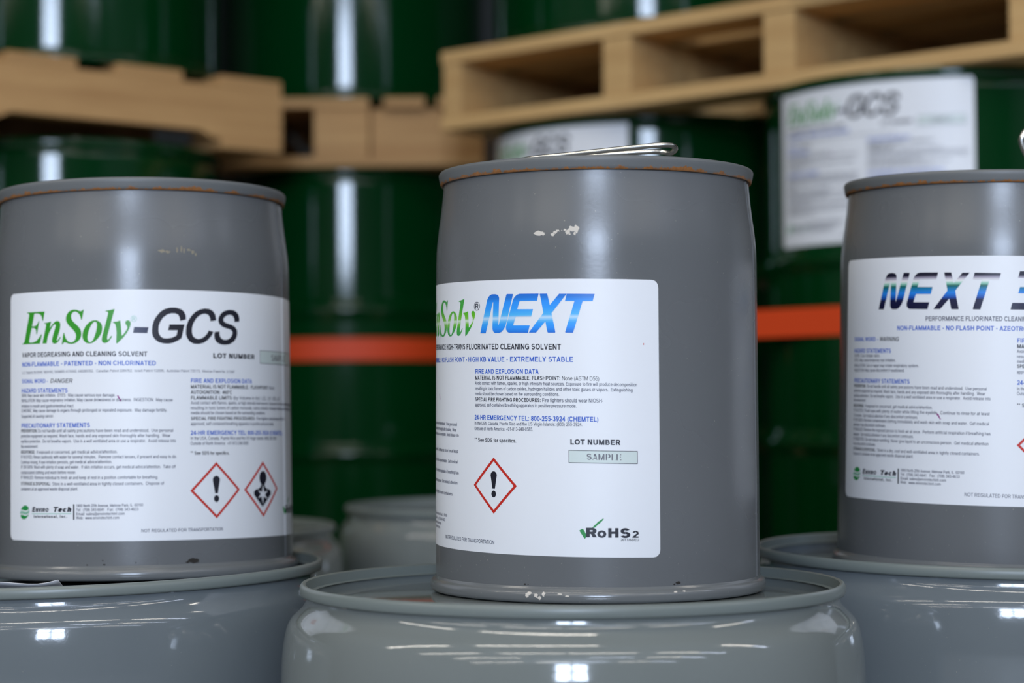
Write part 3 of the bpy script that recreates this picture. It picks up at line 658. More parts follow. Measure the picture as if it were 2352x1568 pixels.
def label_right():
    I = Ink()
    # lettering shares the letter shapes of the centre label
    for g, x0, x1, t0, t1 in (('NN', -113.7, -78.2, -144.7, -108.1), ('EE', -85.4, -54.5, -111.3, -79.8), ('XX', -63.5, -30.4, -84.0, -51.0), ('TT', -31.9, -7.2, -48.0, -23.3)):
        I.shape('wordmark', 'nextdark', [(t0 + (x - x0) / (x1 - x0) * (t1 - t0), (y - 222.8) * 1.035 + 242.8) for x, y in SH[g]])
    I.shape('wordmark', 'nextdark', [(-14.8, 242.2), (9, 242.2), (13.5, 244.5), (15.0, 249.0), (15.4, 255.0), (13.4, 259.4), (17.2, 264.0), (18.0, 270.5), (16.4, 275.0), (12.2, 276.9), (-6.6, 276.9), (-8.2, 270.8), (9.0, 270.8), (10.4, 269.6), (9.6, 263.8), (7.8, 262.6), (-6.4, 262.6), (-8.0, 257.0), (6.4, 257.0), (7.8, 255.6), (7.0, 249.6), (5.4, 248.3), (-13.2, 248.3)])
    I.text('body_text', 'PERFORMANCE FLUORINATED CLEANING SOLVENT', -91.8, 232, 26.5, 231.6, 4.2, .17, 'navy')
    I.text('heading_text', 'NON-FLAMMABLE \u2022 NO FLASH POINT \u2022 AZEOTROPE', -121.7, 223.7, 7.5, 222.9, 4.1, .2, 'blue')
    I.text('heading_text', 'SIGNAL WORD', -184.1, 214.4, -148.3, 214.0, 3.7, .2, 'blue')
    I.text('heading_text', '-', -146.4, 214.0, -144.6, 214.0, 3.7, .2, 'blue')
    I.text('body_text', 'WARNING', -143.1, 214.0, -119.4, 213.6, 3.9, .17, 'black', .2)
    I.text('heading_text', 'HAZARD STATEMENTS', -184.3, 203.4, -128.3, 202.8, 4.0, .2, 'blue')
    def ln(txt, s0, h0, s1, h1, bold='', cap=2.9):
        I.text('body_text', [(bold, B_, 'black', 0), (txt, .14, 'navy', 0)] if bold else txt, s0, h0 + .3, s1, h1 + .3, cap, .14, 'navy')
    ln('SKIN: Can irritate skin.', -183.8, 198.9, -141.7, 198.6)
    ln('EYES: May cause temporary eye irritation.', -183.8, 194.6, -122.7, 194.3)
    ln('INHALATION: Can or vapor may irritate respiratory system.', -183.7, 189.6, -97.6, 189.3)
    ln('INGESTION: May cause discomfort if swallowed.', -183.6, 185.1, -112.6, 184.9)
    I.text('heading_text', 'PRECAUTIONARY STATEMENTS', -183.8, 175.1, -106.9, 174.4, 4.0, .2, 'blue')
    for bold, tx, h0, s1, h1 in (('PREVENTION:', '  Do not handle until all safety precautions have been read and understood.  Use personal', 170.4, -35.1, 168.8), ('', 'protective equipment as required. Wash face, hands and any exposed skin thoroughly after handling.  Wear', 165.8, -36.5, 164.4),
            ('', 'eye/face protection.  Do not breathe vapors.  Use in a well ventilated area or use a respirator.  Avoid release into', 161.2, -31.7, 160.0), ('', 'the environment.', 156.9, -161.8, 156.7),
            ('RESPONSE:', '  If exposed or concerned, get medical advice/attention.', 151.6, -83.8, 151.3), ('', 'IF IN EYES: Flush eyes with plenty of water while lifting the eyelids.  Continue to rinse for at least', 147.2, -32.5, 146.4),
            ('', '15 minutes.  Get medical attention if any discomfort continues.', 142.4, -98.1, 142.1), ('', 'IF ON SKIN: Remove contaminated clothing immediately and wash skin with soap and water.  Get medical', 138.2, -32.9, 137.4),
            ('', 'attention if any discomfort continues.', 133.6, -133.8, 133.5), ('', 'IF INHALED: Remove the exposed person to fresh air at once.  Perform artificial respiration if breathing has', 129.3, -31.5, 128.5),
            ('', 'stopped.  Get medical attention if any discomfort continues.', 124.6, -102.4, 124.4), ('', 'IF INGESTED: Do not induce vomiting. Never give liquid to an unconscious person.  Get medical attention', 120.2, -33.3, 119.4),
            ('', 'if any discomfort continues.', 115.7, -146.8, 115.6), ('STORAGE & DISPOSAL:', '  Store in a dry, cool and well-ventilated area in tightly closed containers.', 110.8, -40.8, 110.2), ('', 'Dispose of container at an approved waste disposal plant.', 106.3, -102.4, 106.2)):
        ln(tx, -184, h0, s1, h1, bold)
    company(I, -79.0, 26.4)
    I.text('body_text', 'NOT REGULATED FOR TRANSPORTATION', -54.2, 73.5, 22, 71.9, 3.3, .14, 'navy')
    I.text('heading_text', 'FIRE AND EXPLOSION DATA', -8.9, 212.5, 57, 212.0, 3.9, .2, 'blue')
    I.text('body_text', 'MATERIAL IS NOT FLAMMABLE.', -8.9, 207.5, 60, 207.0, 3.5, .2, 'black')
    ln(FIRE, -8.9, 203, 139, 202); ln('resulting in toxic fumes of carbon oxides, hydrogen halides and other toxic gases or vapors.', -8.9, 198.4, 135, 197.6)
    ln('media should be chosen based on the surrounding conditions.', -8.8, 194, 75, 193.4)
    ln(' Fire fighters should wear NIOSH-', -8.8, 189.4, 111, 189, 'SPECIAL FIRE FIGHTING PROCEDURES:', 3.2); ln('approved, self-contained breathing apparatus.', -8.8, 184.4, 56, 184)
    I.text('heading_text', '24-HR EMERGENCY TEL: 800-255-3924 (CHEMTEL)', -8.7, 174.6, 108, 173.8, 4.0, .2, 'blue')
    ln('In the USA, Canada, Puerto Rico and the US Virgin Islands: (800) 255-3924.', -8.7, 169.3, 94, 168.5); ln('Outside of North America: +01-813-248-0585.', -8.7, 165, 52, 164.4)
    I.text('body_text', '** See SDS for specifics.', -8.7, 154.6, 37, 154, 3.2, .2, 'black')
    diamond(I, 15.0, 120.3, 23.6); exclaim(I, 15.0, 120.3, 23.6)
    I.shape('pen_mark', 'pen', [(-81.0, 148.0), (-78.4, 147.2), (-76.0, 142.4), (-76.8, 142.2), (-78.8, 145.0)])
    return I

def paper_label(parent, mapper, s0, s1, h0, h1, sl=0.0, m='paper', off=0.00012, name='paper_label', r=6.0, step=3.0):
    """sheet glued round the can, corners rounded"""
    n = max(8, int((s1 - s0) / step)); xs = sorted(set([s0 + (s1 - s0) * i / n for i in range(n + 1)] + [s0 + r * q for q in (.08, .3, .6)] + [s1 - r * q for q in (.08, .3, .6)]))
    vs, fs = [], []
    for x in xs:
        d = min(x - s0, s1 - x); c = r - sqrt(max(0, r * r - (r - d) ** 2)) if d < r else 0
        y0, y1 = h0 + c, h1 - c
        for q in (0, .33, .67, 1): vs.append(mapper(x, y0 + (y1 - y0) * q + (x - s0) * sl, off))
    for i in range(len(xs) - 1):
        for j in range(3):
            a = i * 4 + j; fs.append((a, a + 4, a + 5, a + 1))
    return obj_pd(name, vs, fs, M[m], parent, True)

# ------------------------------------------------------------------ the room
room = {}
def slab(name, x0, x1, y0, y1, z0, z1, m):
    bm = bmesh.new(); box_bm(bm, x0, x1, y0, y1, z0, z1)
    return struct(obj_bm(name, bm, M[m], None, False))
slab('floor', -9, 9, -11, 9, -0.2, 0, 'concrete')
slab('ceiling', -9, 9, -11, 9, 5.5, 5.7, 'ceil')
slab('wall_left', -9.2, -9, -11, 9, -0.2, 5.7, 'wall')
slab('wall_right', 9, 9.2, -11, 9, -0.2, 5.7, 'wall')
slab('wall_far', -9.2, 9.2, 9, 9.2, -0.2, 5.7, 'wallf')
slab('wall_near', -9.2, 9.2, -11.2, -11, -0.2, 5.7, 'wall')

# ------------------------------------------------------------------ gray drums, 30 gallon
RD = 0.2319
def grey_drum(name, loc, rot, RB, label, h=0.63, group=None):
    t = empty(name, loc, rot, label, 'drum', group)
    k = RB
    body = [(0.0, 0.012), (RD - .012, 0.012), (RD - .012, 0.02), (RD - .004, .026), (k - .010, .045), (k - .002, .065), (k, .085), (k, .095), (k, .19), (k, .20), (k + .0012, .206), (k + .0018, .213), (k + .0012, .220), (k, .226), (k, .24), (k, .38),
            (k, .40), (k + .0012, .406), (k + .0018, .413), (k + .0012, .420), (k, .426), (k, .44), (k, h - .105), (k, h - .090), (k, h - .078)]
    for rc, z in ((.2473, .072), (.2466, .060), (.2455, .050), (.2440, .042), (.2430, .038), (.2420, .035), (.2408, .0325), (.2392, .0300), (.2374, .0280), (.2352, .0260), (.2325, .0235), (.2300, .0210), (.2282, .0185), (.2270, .0160), (.2264, .0135), (.2262, .0110), (.2262, .0080)):
        body.append((.2262 + (rc - .2262) * (k - .2262) / (.2475 - .2262), h - z))
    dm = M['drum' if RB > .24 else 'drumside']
    spun('drum_body', body, dm, t, 192)
    spun('base_chime', [(RD - .012, .018), (RD - .002, .016), (RD, .013), (RD, .003), (RD - .003, 0), (RD - .010, .001), (RD - .012, .006)], M['drum'], t, 128, True)
    # flat-sided closing ring with a recessed pan inside
    spun('closing_rim', [(RD - .0098, h - .0094), (RD - .0045, h - .0094), (RD - .0030, h - .0103), (RD - .0012, h - .0098), (RD - .0004, h - .0085), (RD, h - .003), (RD - .0014, h - .0006), (RD - .003, h), (RD - .0050, h - .0009), (RD - .0058, h - .004), (RD - .0066, h - .0085)], M['drumrim'], t, 192, True, 50)
    spun('drum_lid', [(RD - .0060, h - .006), (RD - .0082, h - .017), (RD - .011, h - .0190), (RD - .022, h - .0195), (RD - .034, h - .0150), (RD - .042, h - .0139), (0.0, h - .0139)], dm, t, 192)
    bung = bmesh.new()
    lathe(bung, [(0, h - .0085), (.020, h - .0085), (.023, h - .0100), (.0235, h - .0139)], 32)
    bmesh.ops.translate(bung, verts=bung.verts, vec=(-.055, .165, 0))
    obj_bm('bung_cap', bung, M['drum'], t, True, 40)
    return t


HD = 0.63
HD_L = 0.6302
Zc = CAMZ - .1498 - HD
gdc = grey_drum('grey_drum', (.0478, 1.7067, Zc), (-.0045, .0029, 0), .2475, 'glossy grey steel drum in the middle foreground, carrying the blue-lettered can')
gdl = grey_drum('grey_drum', (-.4020, 1.892, CAMZ - .1494 - HD), (-.0025, -.0193, 0), .2375, 'glossy grey steel drum at lower left, a loose paper showing on its lid')
gdr = grey_drum('grey_drum', (.4620, 1.972, CAMZ - .1437 - HD), (.0088, .0151, 0), .2375, 'glossy grey steel drum at lower right, partly behind the middle drum')
gdb = grey_drum('grey_drum', (-.015, 2.93, CAMZ - .144 - HD), (0, 0, 0), .2430, 'blurred grey steel drum in the back row, seen just left of the middle can')
gdb2 = grey_drum('grey_drum', (-.470, 2.66, CAMZ - .157 - HD), (0, 0, 0), .2430, 'blurred grey steel drum in the back row, peeking out right of the left can')
for src, xy, wh in ((gdc, (.0478, 1.7067), 'middle'), (gdl, (-.402, 1.892), 'left'), (gdr, (.462, 1.972), 'right'), (gdb, (-.015, 2.93), 'back row middle'), (gdb2, (-.470, 2.66), 'back row left')):
    z0 = src.location[2]
    r = dup(src, (xy[0], xy[1], z0 - HD - .0005), 'grey steel drum of the lower tier, carrying the ' + wh + ' grey drum')
    r.rotation_euler = (0, 0, 0)

def deck_pallet(loc, rz, W, D, label, m, H, style, name='pallet'):
    """W along local x (the side facing the camera), D along local y, origin at front-left corner, z up from its underside.
    style 'ends': deck boards run along x, stringer ends face front.  style 'side': a stringer faces front, board ends over it."""
    t = empty(name, loc, (0, 0, rz), label, 'pallet')
    mt = M[m]; bt = 0.019 if style == 'side' else 0.024
    sh = H - 2 * bt
    if style == 'ends':
        n = 7; bw = .115; gap = (D - n * bw) / (n - 1)
        for i in range(n):
            box('top_deckboard', W, bw, bt, mt, t, (W / 2, bw / 2 + i * (bw + gap), H - bt / 2), (0, 0, random.uniform(-.002, .002)))
        for y in (bw / 2, D / 2, D - bw / 2, D * .27):
            box('bottom_deckboard', W, bw, bt, mt, t, (W / 2, y, bt / 2))
        for x in (.022, .42, .76, W - .022):
            box('stringer', .044 if x < .1 or x > 1.1 else .062, D - .004, sh, mt, t, (min(max(x, .024), W - .024), D / 2 + .002, bt + sh / 2))
    else:
        n = 6; bw = .135; gap = (W - n * bw) / (n - 1)
        for i in range(n):
            box('top_deckboard', bw, D, bt, mt, t, (bw / 2 + i * (bw + gap), D / 2, H - bt / 2), (0, 0, random.uniform(-.006, .006)))
        for x in (bw / 2, W / 2 - .06, W - bw / 2):
            box('bottom_deckboard', bw, D, bt, mt, t, (x, D / 2, bt / 2))
        for y in (.022, D / 2, D - .022):
            bm = bmesh.new()                      # notched stringer
            xs = [0, bw + .02, bw + .045, W / 2 - .06 - bw / 2 - .045, W / 2 - .06 - bw / 2 - .02, W / 2 - .06 + bw / 2 + .02, W / 2 - .06 + bw / 2 + .045, W - bw - .045, W - bw - .02, W]
            zz = [bt, bt, bt + .012, bt + .012, bt, bt, bt + .012, bt + .012, bt, bt]
            top = H - bt
            a = [[bm.verts.new((x, yy, z)) for x, z in zip(xs, zz)] + [bm.verts.new((W, yy, top)), bm.verts.new((0, yy, top))] for yy in (y - .021, y + .021)]
            bm.faces.new(a[0]); bm.faces.new(a[1][::-1])
            for i in range(len(a[0])):
                j = (i + 1) % len(a[0]); bm.faces.new((a[0][i], a[1][i], a[1][j], a[0][j]))
            obj_bm('stringer', bm, mt, t, False)
    return t

deck_pallet((-.68, 1.43, 0), 0, 1.40, 1.02, 'brown timber pallet under the front grey drums', 'wood', .1399, 'ends')
deck_pallet((-.90, 2.48, 0), 0, 1.22, .80, 'brown timber pallet under the back row of grey drums', 'wood', .132, 'ends')

# ------------------------------------------------------------------ green drums, 55 gallon
RG = 0.2915
def green_drum(loc, rz, label, base=None):
    if base:
        r = dup(base, loc, label); r.rotation_euler = (0, 0, rz); return r
    t = empty('green_drum', loc, (0, 0, rz), label, 'drum')
    h = .88
    body = [(0, .012), (RG - .006, .012), (RG - .001, .018), (RG, .024), (RG, .030), (RG, .10)]
    for zc in (.292, .588):
        body += [(RG, zc - .1), (RG, zc + .1)]
    body += [(RG, h - .10), (RG, h - .034), (RG, h - .028), (RG - .001, h - .022), (RG - .006, h - .016)]
    spun('drum_body', body, M['green'], t, 96)
    for zc in (.292, .588):
        pr = [(RG - .004, zc - .024)] + [(RG + .0095 * (.5 + .5 * cos(pi * q / 6)), zc + q / 6 * .022) for q in range(-6, 7)] + [(RG - .004, zc + .024)]
        spun('rolling_hoop', pr, M['green'], t, 96, True, 60)
    for z0 in (0, h - .018):
        nm = 'base_chime' if z0 == 0 else 'top_chime'
        spun(nm, [(RG - .008, z0), (RG + .003, z0 + .001), (RG + .005, z0 + .006), (RG + .005, z0 + .012), (RG + .003, z0 + .017), (RG - .008, z0 + .018)], M['green'], t, 96, True)
    spun('drum_lid', [(RG - .007, h - .004), (RG - .009, h - .019), (0, h - .019)], M['green'], t, 96)
    b = bmesh.new(); lathe(b, [(0, h - .008), (.03, h - .008), (.034, h - .019)], 24)
    bmesh.ops.translate(b, verts=b.verts, vec=(.02, .2, 0)); obj_bm('bung_cap', b, M['rubber'], t)
    return t
def pt(o, d, s, q): return (o[0] + d[0] * s - d[1] * q, o[1] + d[1] * s + d[0] * q)
# left stack: pallet corner nearest the middle at (-.437, 3.79); its long side runs away to the left and towards the camera
aL = atan2(.64, .768); dL = (cos(aL), sin(aL)); W_ = 1.22
oL = (-.437 - W_ * dL[0], 3.79 - W_ * dL[1])
hL = 2.035
pl_hi = deck_pallet((oL[0], oL[1], CAMZ + .4845 - .0), aL, W_, 1.02, 'brown notched-stringer pallet between the two tiers of drums at upper left', 'wood', .137, 'side')
pl_lo = deck_pallet((oL[0], oL[1], CAMZ + .4845 - .88 - .137), aL, W_, 1.02, 'brown pallet under the lower tier of green drums at far left', 'wood', .137, 'side')
pl_fl = deck_pallet((oL[0], oL[1], 0), aL, W_, 1.02, 'brown pallet on the floor under the left stack of green drums', 'wood', .1375, 'side')
base = None
def spot_drums(origin, d, spots, zs, labels):
    global base
    out = []
    for k, (s, q) in enumerate(spots):
        x, y = pt(origin, d, s, q)
        for j, z in enumerate(zs):
            g = green_drum((x, y, z), 0, labels[k][j], base)
            if base is None: base = g
            out.append(g)
    return out
zL = (CAMZ + .4845 - .88, CAMZ + .4845 + .137, .1375)
t3b = lambda w: 'green drum of the bottom tier, standing on the floor pallet, ' + w
spot_drums(oL, dL, ((.92, .30), (.31, .30)), zL,
    (('dark green drum under the left brown pallet, its streak above the left can', 'green drum on the left brown pallet, white light streak at top left', t3b('left stack, its right drum')),
     ('green drum of the middle tier at the far left, mostly out of view', 'green drum on the left pallet, cut off by the left edge', t3b('left stack, its left drum'))))
# middle stack, square to the camera
oM = (-.654, 4.05)
zM = (CAMZ + .490 - .88, CAMZ + .490 + .141, .1375)
def block_pallet(loc, W, D, H, label):
    t = empty('pallet', loc, (0, 0, 0), label, 'pallet')
    mt = M['wood']; bt = .020; sh = H - 2 * bt
    for x0, x1 in ((0, .14), (.165, .365), (.395, .48), (.505, W)):
        box('top_deckboard', x1 - x0, D, bt, mt, t, ((x0 + x1) / 2, D / 2, H - bt / 2), (0, 0, random.uniform(-.003, .003)))
    for y in (.05, D / 2, D - .05):
        box('bottom_deckboard', W, .10, bt, mt, t, (W / 2, y, bt / 2))
        for x0, x1, yo in ((0, .154, 0), (.251, .365, 0), (.367, W, .018)):
            box('block', x1 - x0, .09, sh, mt, t, ((x0 + x1) / 2, y + yo * (1 if y < .1 else -1), bt + sh / 2))
    return t
block_pallet((oM[0], oM[1], CAMZ + .490), .60, .66, .141, 'brown pallet between the drum tiers left of the yellow pallet, top centre')
block_pallet((oM[0], oM[1], CAMZ + .490 - .88 - .141), .60, .66, .141, 'brown pallet under the strapped green drum, hidden behind the cans')
block_pallet((oM[0], oM[1], 0), .60, .66, .1375, 'brown pallet on the floor under the middle stack of green drums')
spot_drums(oM, (1, 0), ((.302, .315),), zM,
    (('dark green drum ringed by an orange strap, between the left and middle cans', 'dark green drum with a bright streak, on the brown pallet at top centre', t3b('middle stack')),))
# right stack
aR = atan2(-.656, .755); dR = (cos(aR), sin(aR)); oR = (-.132, 3.765)
zR = (CAMZ + .522 - .88, CAMZ + .522 + .150, .162)
deck_pallet((oR[0], oR[1], CAMZ + .522), aR, 1.22, 1.10, 'pale yellow pallet with open stringer ends, above the two labelled green drums', 'woody', .150, 'ends')
deck_pallet((oR[0], oR[1], CAMZ + .522 - .88 - .150), aR, 1.22, 1.10, 'yellow pallet under the labelled green drums, hidden behind the cans', 'woody', .150, 'ends')
deck_pallet((oR[0], oR[1], 0), aR, 1.22, 1.10, 'yellow pallet on the floor under the right stack of green drums', 'woody', .162, 'ends')
gl = []
def inv(o, d, x, y):
    dx, dy = x - o[0], y - o[1]; return (dx * d[0] + dy * d[1], -dx * d[1] + dy * d[0])
D1, D2 = (.262, 3.84), (.727, 3.36)
sR = [inv(oR, dR, *D1), inv(oR, dR, *D2)]
dr = spot_drums(oR, dR, sR, zR,
    (('green drum with a white label, directly behind the top of the middle can', 'green drum standing on the left half of the yellow pallet, top edge', t3b('right stack, its left drum')),
     ('green drum with a large white label, between the middle and right cans', 'green drum on the right half of the yellow pallet, above the view', t3b('right stack, its right drum'))))

def hull(pts):
    pts = sorted(pts); 
    def half(ps):
        h = []
        for p in ps:
            while len(h) > 1 and (h[-1][0] - h[-2][0]) * (p[1] - h[-2][1]) - (h[-1][1] - h[-2][1]) * (p[0] - h[-2][0]) <= 0: h.pop()
            h.append(p)
        return h[:-1]
    return half(pts) + half(pts[::-1])
def strap(centres, z, label, w=.046):
    pts = [(c[0] + (RG + .0008) * cos(a * pi / 60), c[1] + (RG + .0008) * sin(a * pi / 60)) for c in centres for a in range(120)]
    H = hull(pts); cx = sum(p[0] for p in H) / len(H); cy = sum(p[1] for p in H) / len(H)
    t = empty('ratchet_strap', (cx, cy, z), (0, 0, 0), label, 'strap')
    vs, fs = [], []; n = len(H)
    for i, (x, y) in enumerate(H):
        x -= cx; y -= cy; l = sqrt(x * x + y * y); ux, uy = x / l, y / l
        for o_, zz in ((0, -w / 2), (.0025, -w / 2), (.0025, w / 2), (0, w / 2)): vs.append((x + ux * o_, y + uy * o_, zz))
    for i in range(n):
        j = (i + 1) % n
        for k in range(4): fs.append((i * 4 + k, j * 4 + k, j * 4 + (k + 1) % 4, i * 4 + (k + 1) % 4))
    obj_pd('webbing', vs, fs, M['strap'], t, False)
    b = box('buckle', .05, .012, .06, M['wire'], t, (max(p[0] for p in H) - cx + .006, 0, 0), (0, 0, pi / 2))
    return t
cM = [pt(oM, (1, 0), .302, .315)]
strap(cM, CAMZ + .1170, 'orange strap round the green drums between the left and middle cans')
cR = [pt(oR, dR, *s) for s in sR]
strap(cR, CAMZ + .1305, 'bright orange strap round the green drum between the middle and right cans')

# ------------------------------------------------------------------ the three gray cans
PROF = [(0.000, .1438), (.020, .1438), (.150, .1433), (.285, .1427), (.298, .1424), (.307, .14165), (.319, .1402), (.330, .1387), (.341, .1374), (.352, .1364), (.3600, .1358)]
def rad(h):
    h = max(0, min(h, .36))
    for (a, ra), (b, rb) in zip(PROF[:-1], PROF[1:]):
        if a <= h <= b: return ra + (rb - ra) * (h - a) / (b - a)
    return PROF[-1][1]
R0 = .1431
def canmap(s, h, off):
    a = s / 1000 / R0; r = rad(h / 1000) + off
    return (r * sin(a), -r * cos(a), h / 1000)
def canmap_left(s, h, off):
    d = abs(s - 198)
    return canmap(s, h, off + .00065 * (1 - min(1, max(0, (d - 3.2) / 2.0))))
def steel_can(name, loc, rot, label, seam):
    t = empty(name, loc, rot, label, 'pail')
    pr = [(0, .006), (.138, .006), (.1405, .003), (.1425, .006)] + [(.1436, .009), (.1438, .012), (.1438, .015)] + [(r, z) for z, r in PROF[1:]] + [(.1355, .3625)]
    bm = bmesh.new()
    fine = []
    for (r0, z0), (r1, z1) in zip(pr[:-1], pr[1:]):
        fine.append((r0, z0))
    fine.append(pr[-1]); lathe(bm, fine, 256)
    obj_bm('can_body', bm, M['pail'], t, True, 35)
    spun('base_lip', [(.1434, .0135), (.1442, .0130), (.1443, .0114), (.1452, .0107), (.1470, .0100), (.1483, .0084), (.1488, .0058), (.1486, .0030), (.1476, .0008), (.1455, 0), (.1425, .0006), (.1410, .004)], M['lip'], t, 192, True, 60)
    spun('top_rim', [(.1354, .3596), (.1368, .3584), (.1379, .3578), (.1386, .3582), (.1393, .3606), (.1401, .3645), (.1404, .3668), (.1401, .3682), (.1390, .3693), (.1374, .3694), (.1358, .3684), (.1350, .3640)], M['rim'], t, 192, True, 60)
    spun('can_lid', [(.1350, .3660), (.1340, .3590), (.130, .3575), (.118, .3600), (0, .3600)], M['pail'], t, 128)
    # welded side seam
    vs, fs = [], []
    hs = [.0135, .1, .2, .285, .298, .307, .319, .330, .341, .352, .3575]
    for h in hs:
        for ds, o_ in ((-3.4, .0), (-2.8, .0006), (2.8, .0006), (3.4, .0)): vs.append(canmap(seam + ds, h * 1000, o_ + .00002))
    for i in range(len(hs) - 1):
        for j in range(3): a = i * 4 + j; fs.append((a, a + 1, a + 5, a + 4))
    obj_pd('side_seam', vs, fs, M['pail'], t, True)
    return t
def blob(cx, cy, rx, ry, n=16, j=.35):
    ph = [random.uniform(-j, j) for _ in range(n)]
    return [(cx + rx * (1 + ph[i]) * cos(2 * pi * i / n), cy + ry * (1 + ph[(i * 5) % n]) * sin(2 * pi * i / n)) for i in range(n)]
def marks(parent, name, m, lst, label=None):
    I = Ink()
    for cx, cy, rx, ry in lst: I.shape(name, m, blob(cx, cy, rx, ry))
    o = emit(I, canmap, parent, 3.0, .00010)[name]
    if label: o['label'] = label
    o['kind'] = 'stuff'
    return o
cc = steel_can('steel_can', (.0747, 1.7774, CAMZ - .1629), (.0008, .0033, 0), 'middle grey steel can, its white label lettered in green and blue', 180)
cl = steel_can('steel_can', (-.3608, 1.9533, CAMZ - .1600), (-.0230, -.0100, 0), 'left grey steel can, its white label lettered in green and black', 198)
cr = steel_can('steel_can', (.4593, 1.9335, CAMZ - .1579), (.0122, .0187, 0), 'right grey steel can cut by the frame edge, dark banded lettering on its label', 250)
pcc = paper_label(cc, canmap, -309, 46.6, 42.0, 270.5, -.0135)
# the centre label sits a little askew: redo its lower edge slope through sl above
emit(label_centre(), canmap, pcc)
pcl = paper_label(cl, canmap_left, -121.0, 235, 36.8, 266.2, -.008, step=1.5)
emit(label_left(), canmap_left, pcl, 1.6)
pcr = paper_label(cr, canmap, -201.5, 154, 66.2, 291.8, -.006)
emit(label_right(), canmap, pcr)
# wear on the cans
marks(cc, 'paint_chip', 'chip', [(-54.5, 305.2, 3.8, 1.9), (-50.6, 304.4, 1.5, 1.3), (-42.6, 303.8, 1.7, 1.3), (-40.4, 305.4, 1.8, 1.2), (-38.0, 306.8, 1.8, .9), (-34.6, 306.9, .5, .4), (-31.9, 307.3, 1.2, .8), (-29.4, 305.4, 2.0, 1.7), (-26.2, 308.0, 2.8, 2.2), (-22.6, 307.8, 2.3, 2.9), (-23.6, 303.9, .9, 1.5), (-27.8, 303.6, .9, .9)], 'pale bare patches in the paint')
marks(cc, 'grime_spot', 'grime', [(62.7, 15.6, 2.2, 1.3), (59, 14.6, .9, .6), (-67.7, 14.8, 1.0, .7), (-64.8, 14.6, .5, .4)])
marks(cl, 'scuff_mark', 'scuff', [(43.5, 300.6, 3.2, 1.6), (48.5, 299.8, 2.4, 1.1), (57.5, 301.6, .8, 2.9), (61.5, 302.6, .9, 3.2), (64.2, 301.2, .7, 2.6), (68.5, 302.0, 2.0, 1.0), (72.5, 300.2, 1.6, 2.0), (75.5, 298.0, 1.0, 1.6)], 'worn brownish scuff')
marks(cl, 'grime_spot', 'grime', [(70.0, 16.4, 4.6, 2.0), (73.5, 15.5, 2.2, 1.2), (64.5, 15.0, 1.6, .8), (-26.6, 14.6, 1.0, .6), (-10.5, 14.8, 1.2, .6), (-11.9, 18.4, .6, .6), (18, 16, .6, .5)])
I_ = Ink()
for a, b in ((-63.5, 6.4), (-61.6, 8.0), (-56.0, 6.4), (-52.4, 4.6), (-49.5, 7.8), (-36.0, 8.0), (-30.0, 6.5), (58, 8.8), (66, 9.0)): I_.shape('primer_chip', 'chip', blob(a, b, 1.6, 1.7 if a < -45 else .6))
def lipmap(s, h, off):
    a = s / 1000 / R0; z = h / 1000
    r = .1489 - max(0, z - .0058) * .2 - max(0, z - .0084) * .7
    return ((r + off) * sin(a), -(r + off) * cos(a), z)
pc = emit(I_, lipmap, cc, 3.0, .0002)['primer_chip']; pc['label'] = 'pale chipped spots on the lower lip'; pc['kind'] = 'stuff'
# wire handles
hz = .3700
tube('wire_handle', [(-.082, -.030, .3670), (-.074, -.040, .3735), (-.062, -.050, .3768), (-.030, -.056, .3795), (.010, -.064, .3828), (.042, -.070, .3853), (.0590, -.071, .3862), (.0655, -.066, .3850), (.0668, -.054, .3835), (.0635, -.042, .3828), (.0560, -.038, .3842), (.046, -.040, .3842), (.010, -.038, .3822), (-.030, -.028, .3782), (-.062, -.014, .3735), (-.080, -.006, .3680)], .0023, M['wire'], cc, 12)
for s_ in (-1, 1):
    box('handle_ear', .016, .010, .008, M['wire'], cc, (-.080, -.030 if s_ < 0 else -.008, .3640), (0, 0, .3), .001)
tube('wire_handle', [(0.036, -0.06, 0.366), (0.026, -0.066, 0.378), (0.016, -0.07, 0.394), (0.0125, -0.071, 0.404), (0.016, -0.071, 0.412), (0.024, -0.071, 0.4155), (0.044, -0.069, 0.414), (0.069, -0.064, 0.406), (0.086, -0.06, 0.392), (0.09, -0.058, 0.368)], .0030, M['wire'], cr, 12)
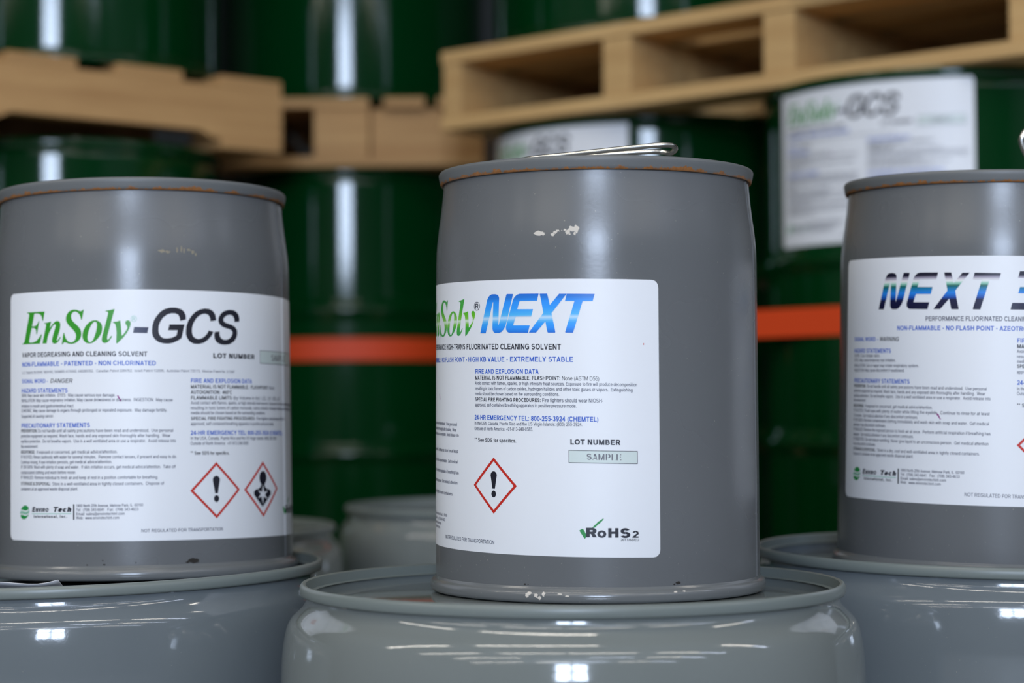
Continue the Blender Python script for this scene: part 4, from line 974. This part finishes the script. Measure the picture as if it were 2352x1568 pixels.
box('handle_ear', .016, .010, .008, M['wire'], cr, (.036, -.060, .3640), (0, 0, .3), .001)
box('handle_ear', .016, .010, .008, M['wire'], cr, (.090, -.058, .3640), (0, 0, .3), .001)

# ------------------------------------------------------------------ loose paper on the left drum's lid
bm = bmesh.new(); N_ = 14
g = [[None] * 7 for _ in range(N_ + 1)]
for i in range(N_ + 1):
    for j in range(7):
        u = i / N_; v = j / 6
        x = -.060 + .120 * u; y = -.024 + .048 * v
        z = .0006 + (1 - v) ** 1.3 * (.0155 + .0016 * sin(u * 5.2 + .4) + .0007 * sin(u * 13 + v * 4))
        if u > .9: z += .0014 * (1 - v) * (u - .9) / .1
        g[i][j] = bm.verts.new((x, y, z))
for i in range(N_):
    for j in range(6): bm.faces.new((g[i][j], g[i + 1][j], g[i + 1][j + 1], g[i][j + 1]))
sh_ = obj_bm('loose_paper', bm, M['sheet'])
so = sh_.modifiers.new('thick', 'SOLIDIFY'); so.thickness = .0006; so.offset = 1
sh_.location = (-.4440, 1.7060, CAMZ - .1494 - .0132 + .0004)
sh_.rotation_euler = (0, -.0193, 0)
tag(sh_, 'crumpled white paper on the left drum lid, in front of the left can', 'paper')

# ------------------------------------------------------------------ labels on the two green drums of the right stack
def drummap(rot_mm, k):
    def f(s, h, off):
        a = (s * k + rot_mm) / 1000 / RG; r = RG + off * 3
        return (r * sin(a), -r * cos(a), h / 1000)
    return f
def big_label(drum, phi0, phi1, htop, hbot):
    """scaled copy of the left can's label design"""
    s0, s1 = radians(phi0) * RG * 1000, radians(phi1) * RG * 1000
    kx = (s1 - s0) / 356.0; ky = (htop - hbot) / 230.0
    base_ = drummap(0, 1)
    lab = paper_label(drum, base_, s0, s1, hbot, htop, 0, 'paper', .0001, 'paper_label', 8)
    fm = lambda s, h, off: base_(s0 + (s + 121) * kx, hbot + (h - 36) * ky, off + .0002)
    emit(label_left(), fm, lab, 5.0, .0003)
big_label(dr[0], -79, -10, 870, 612)
big_label(dr[3], -72, -1.5, 864, 612)
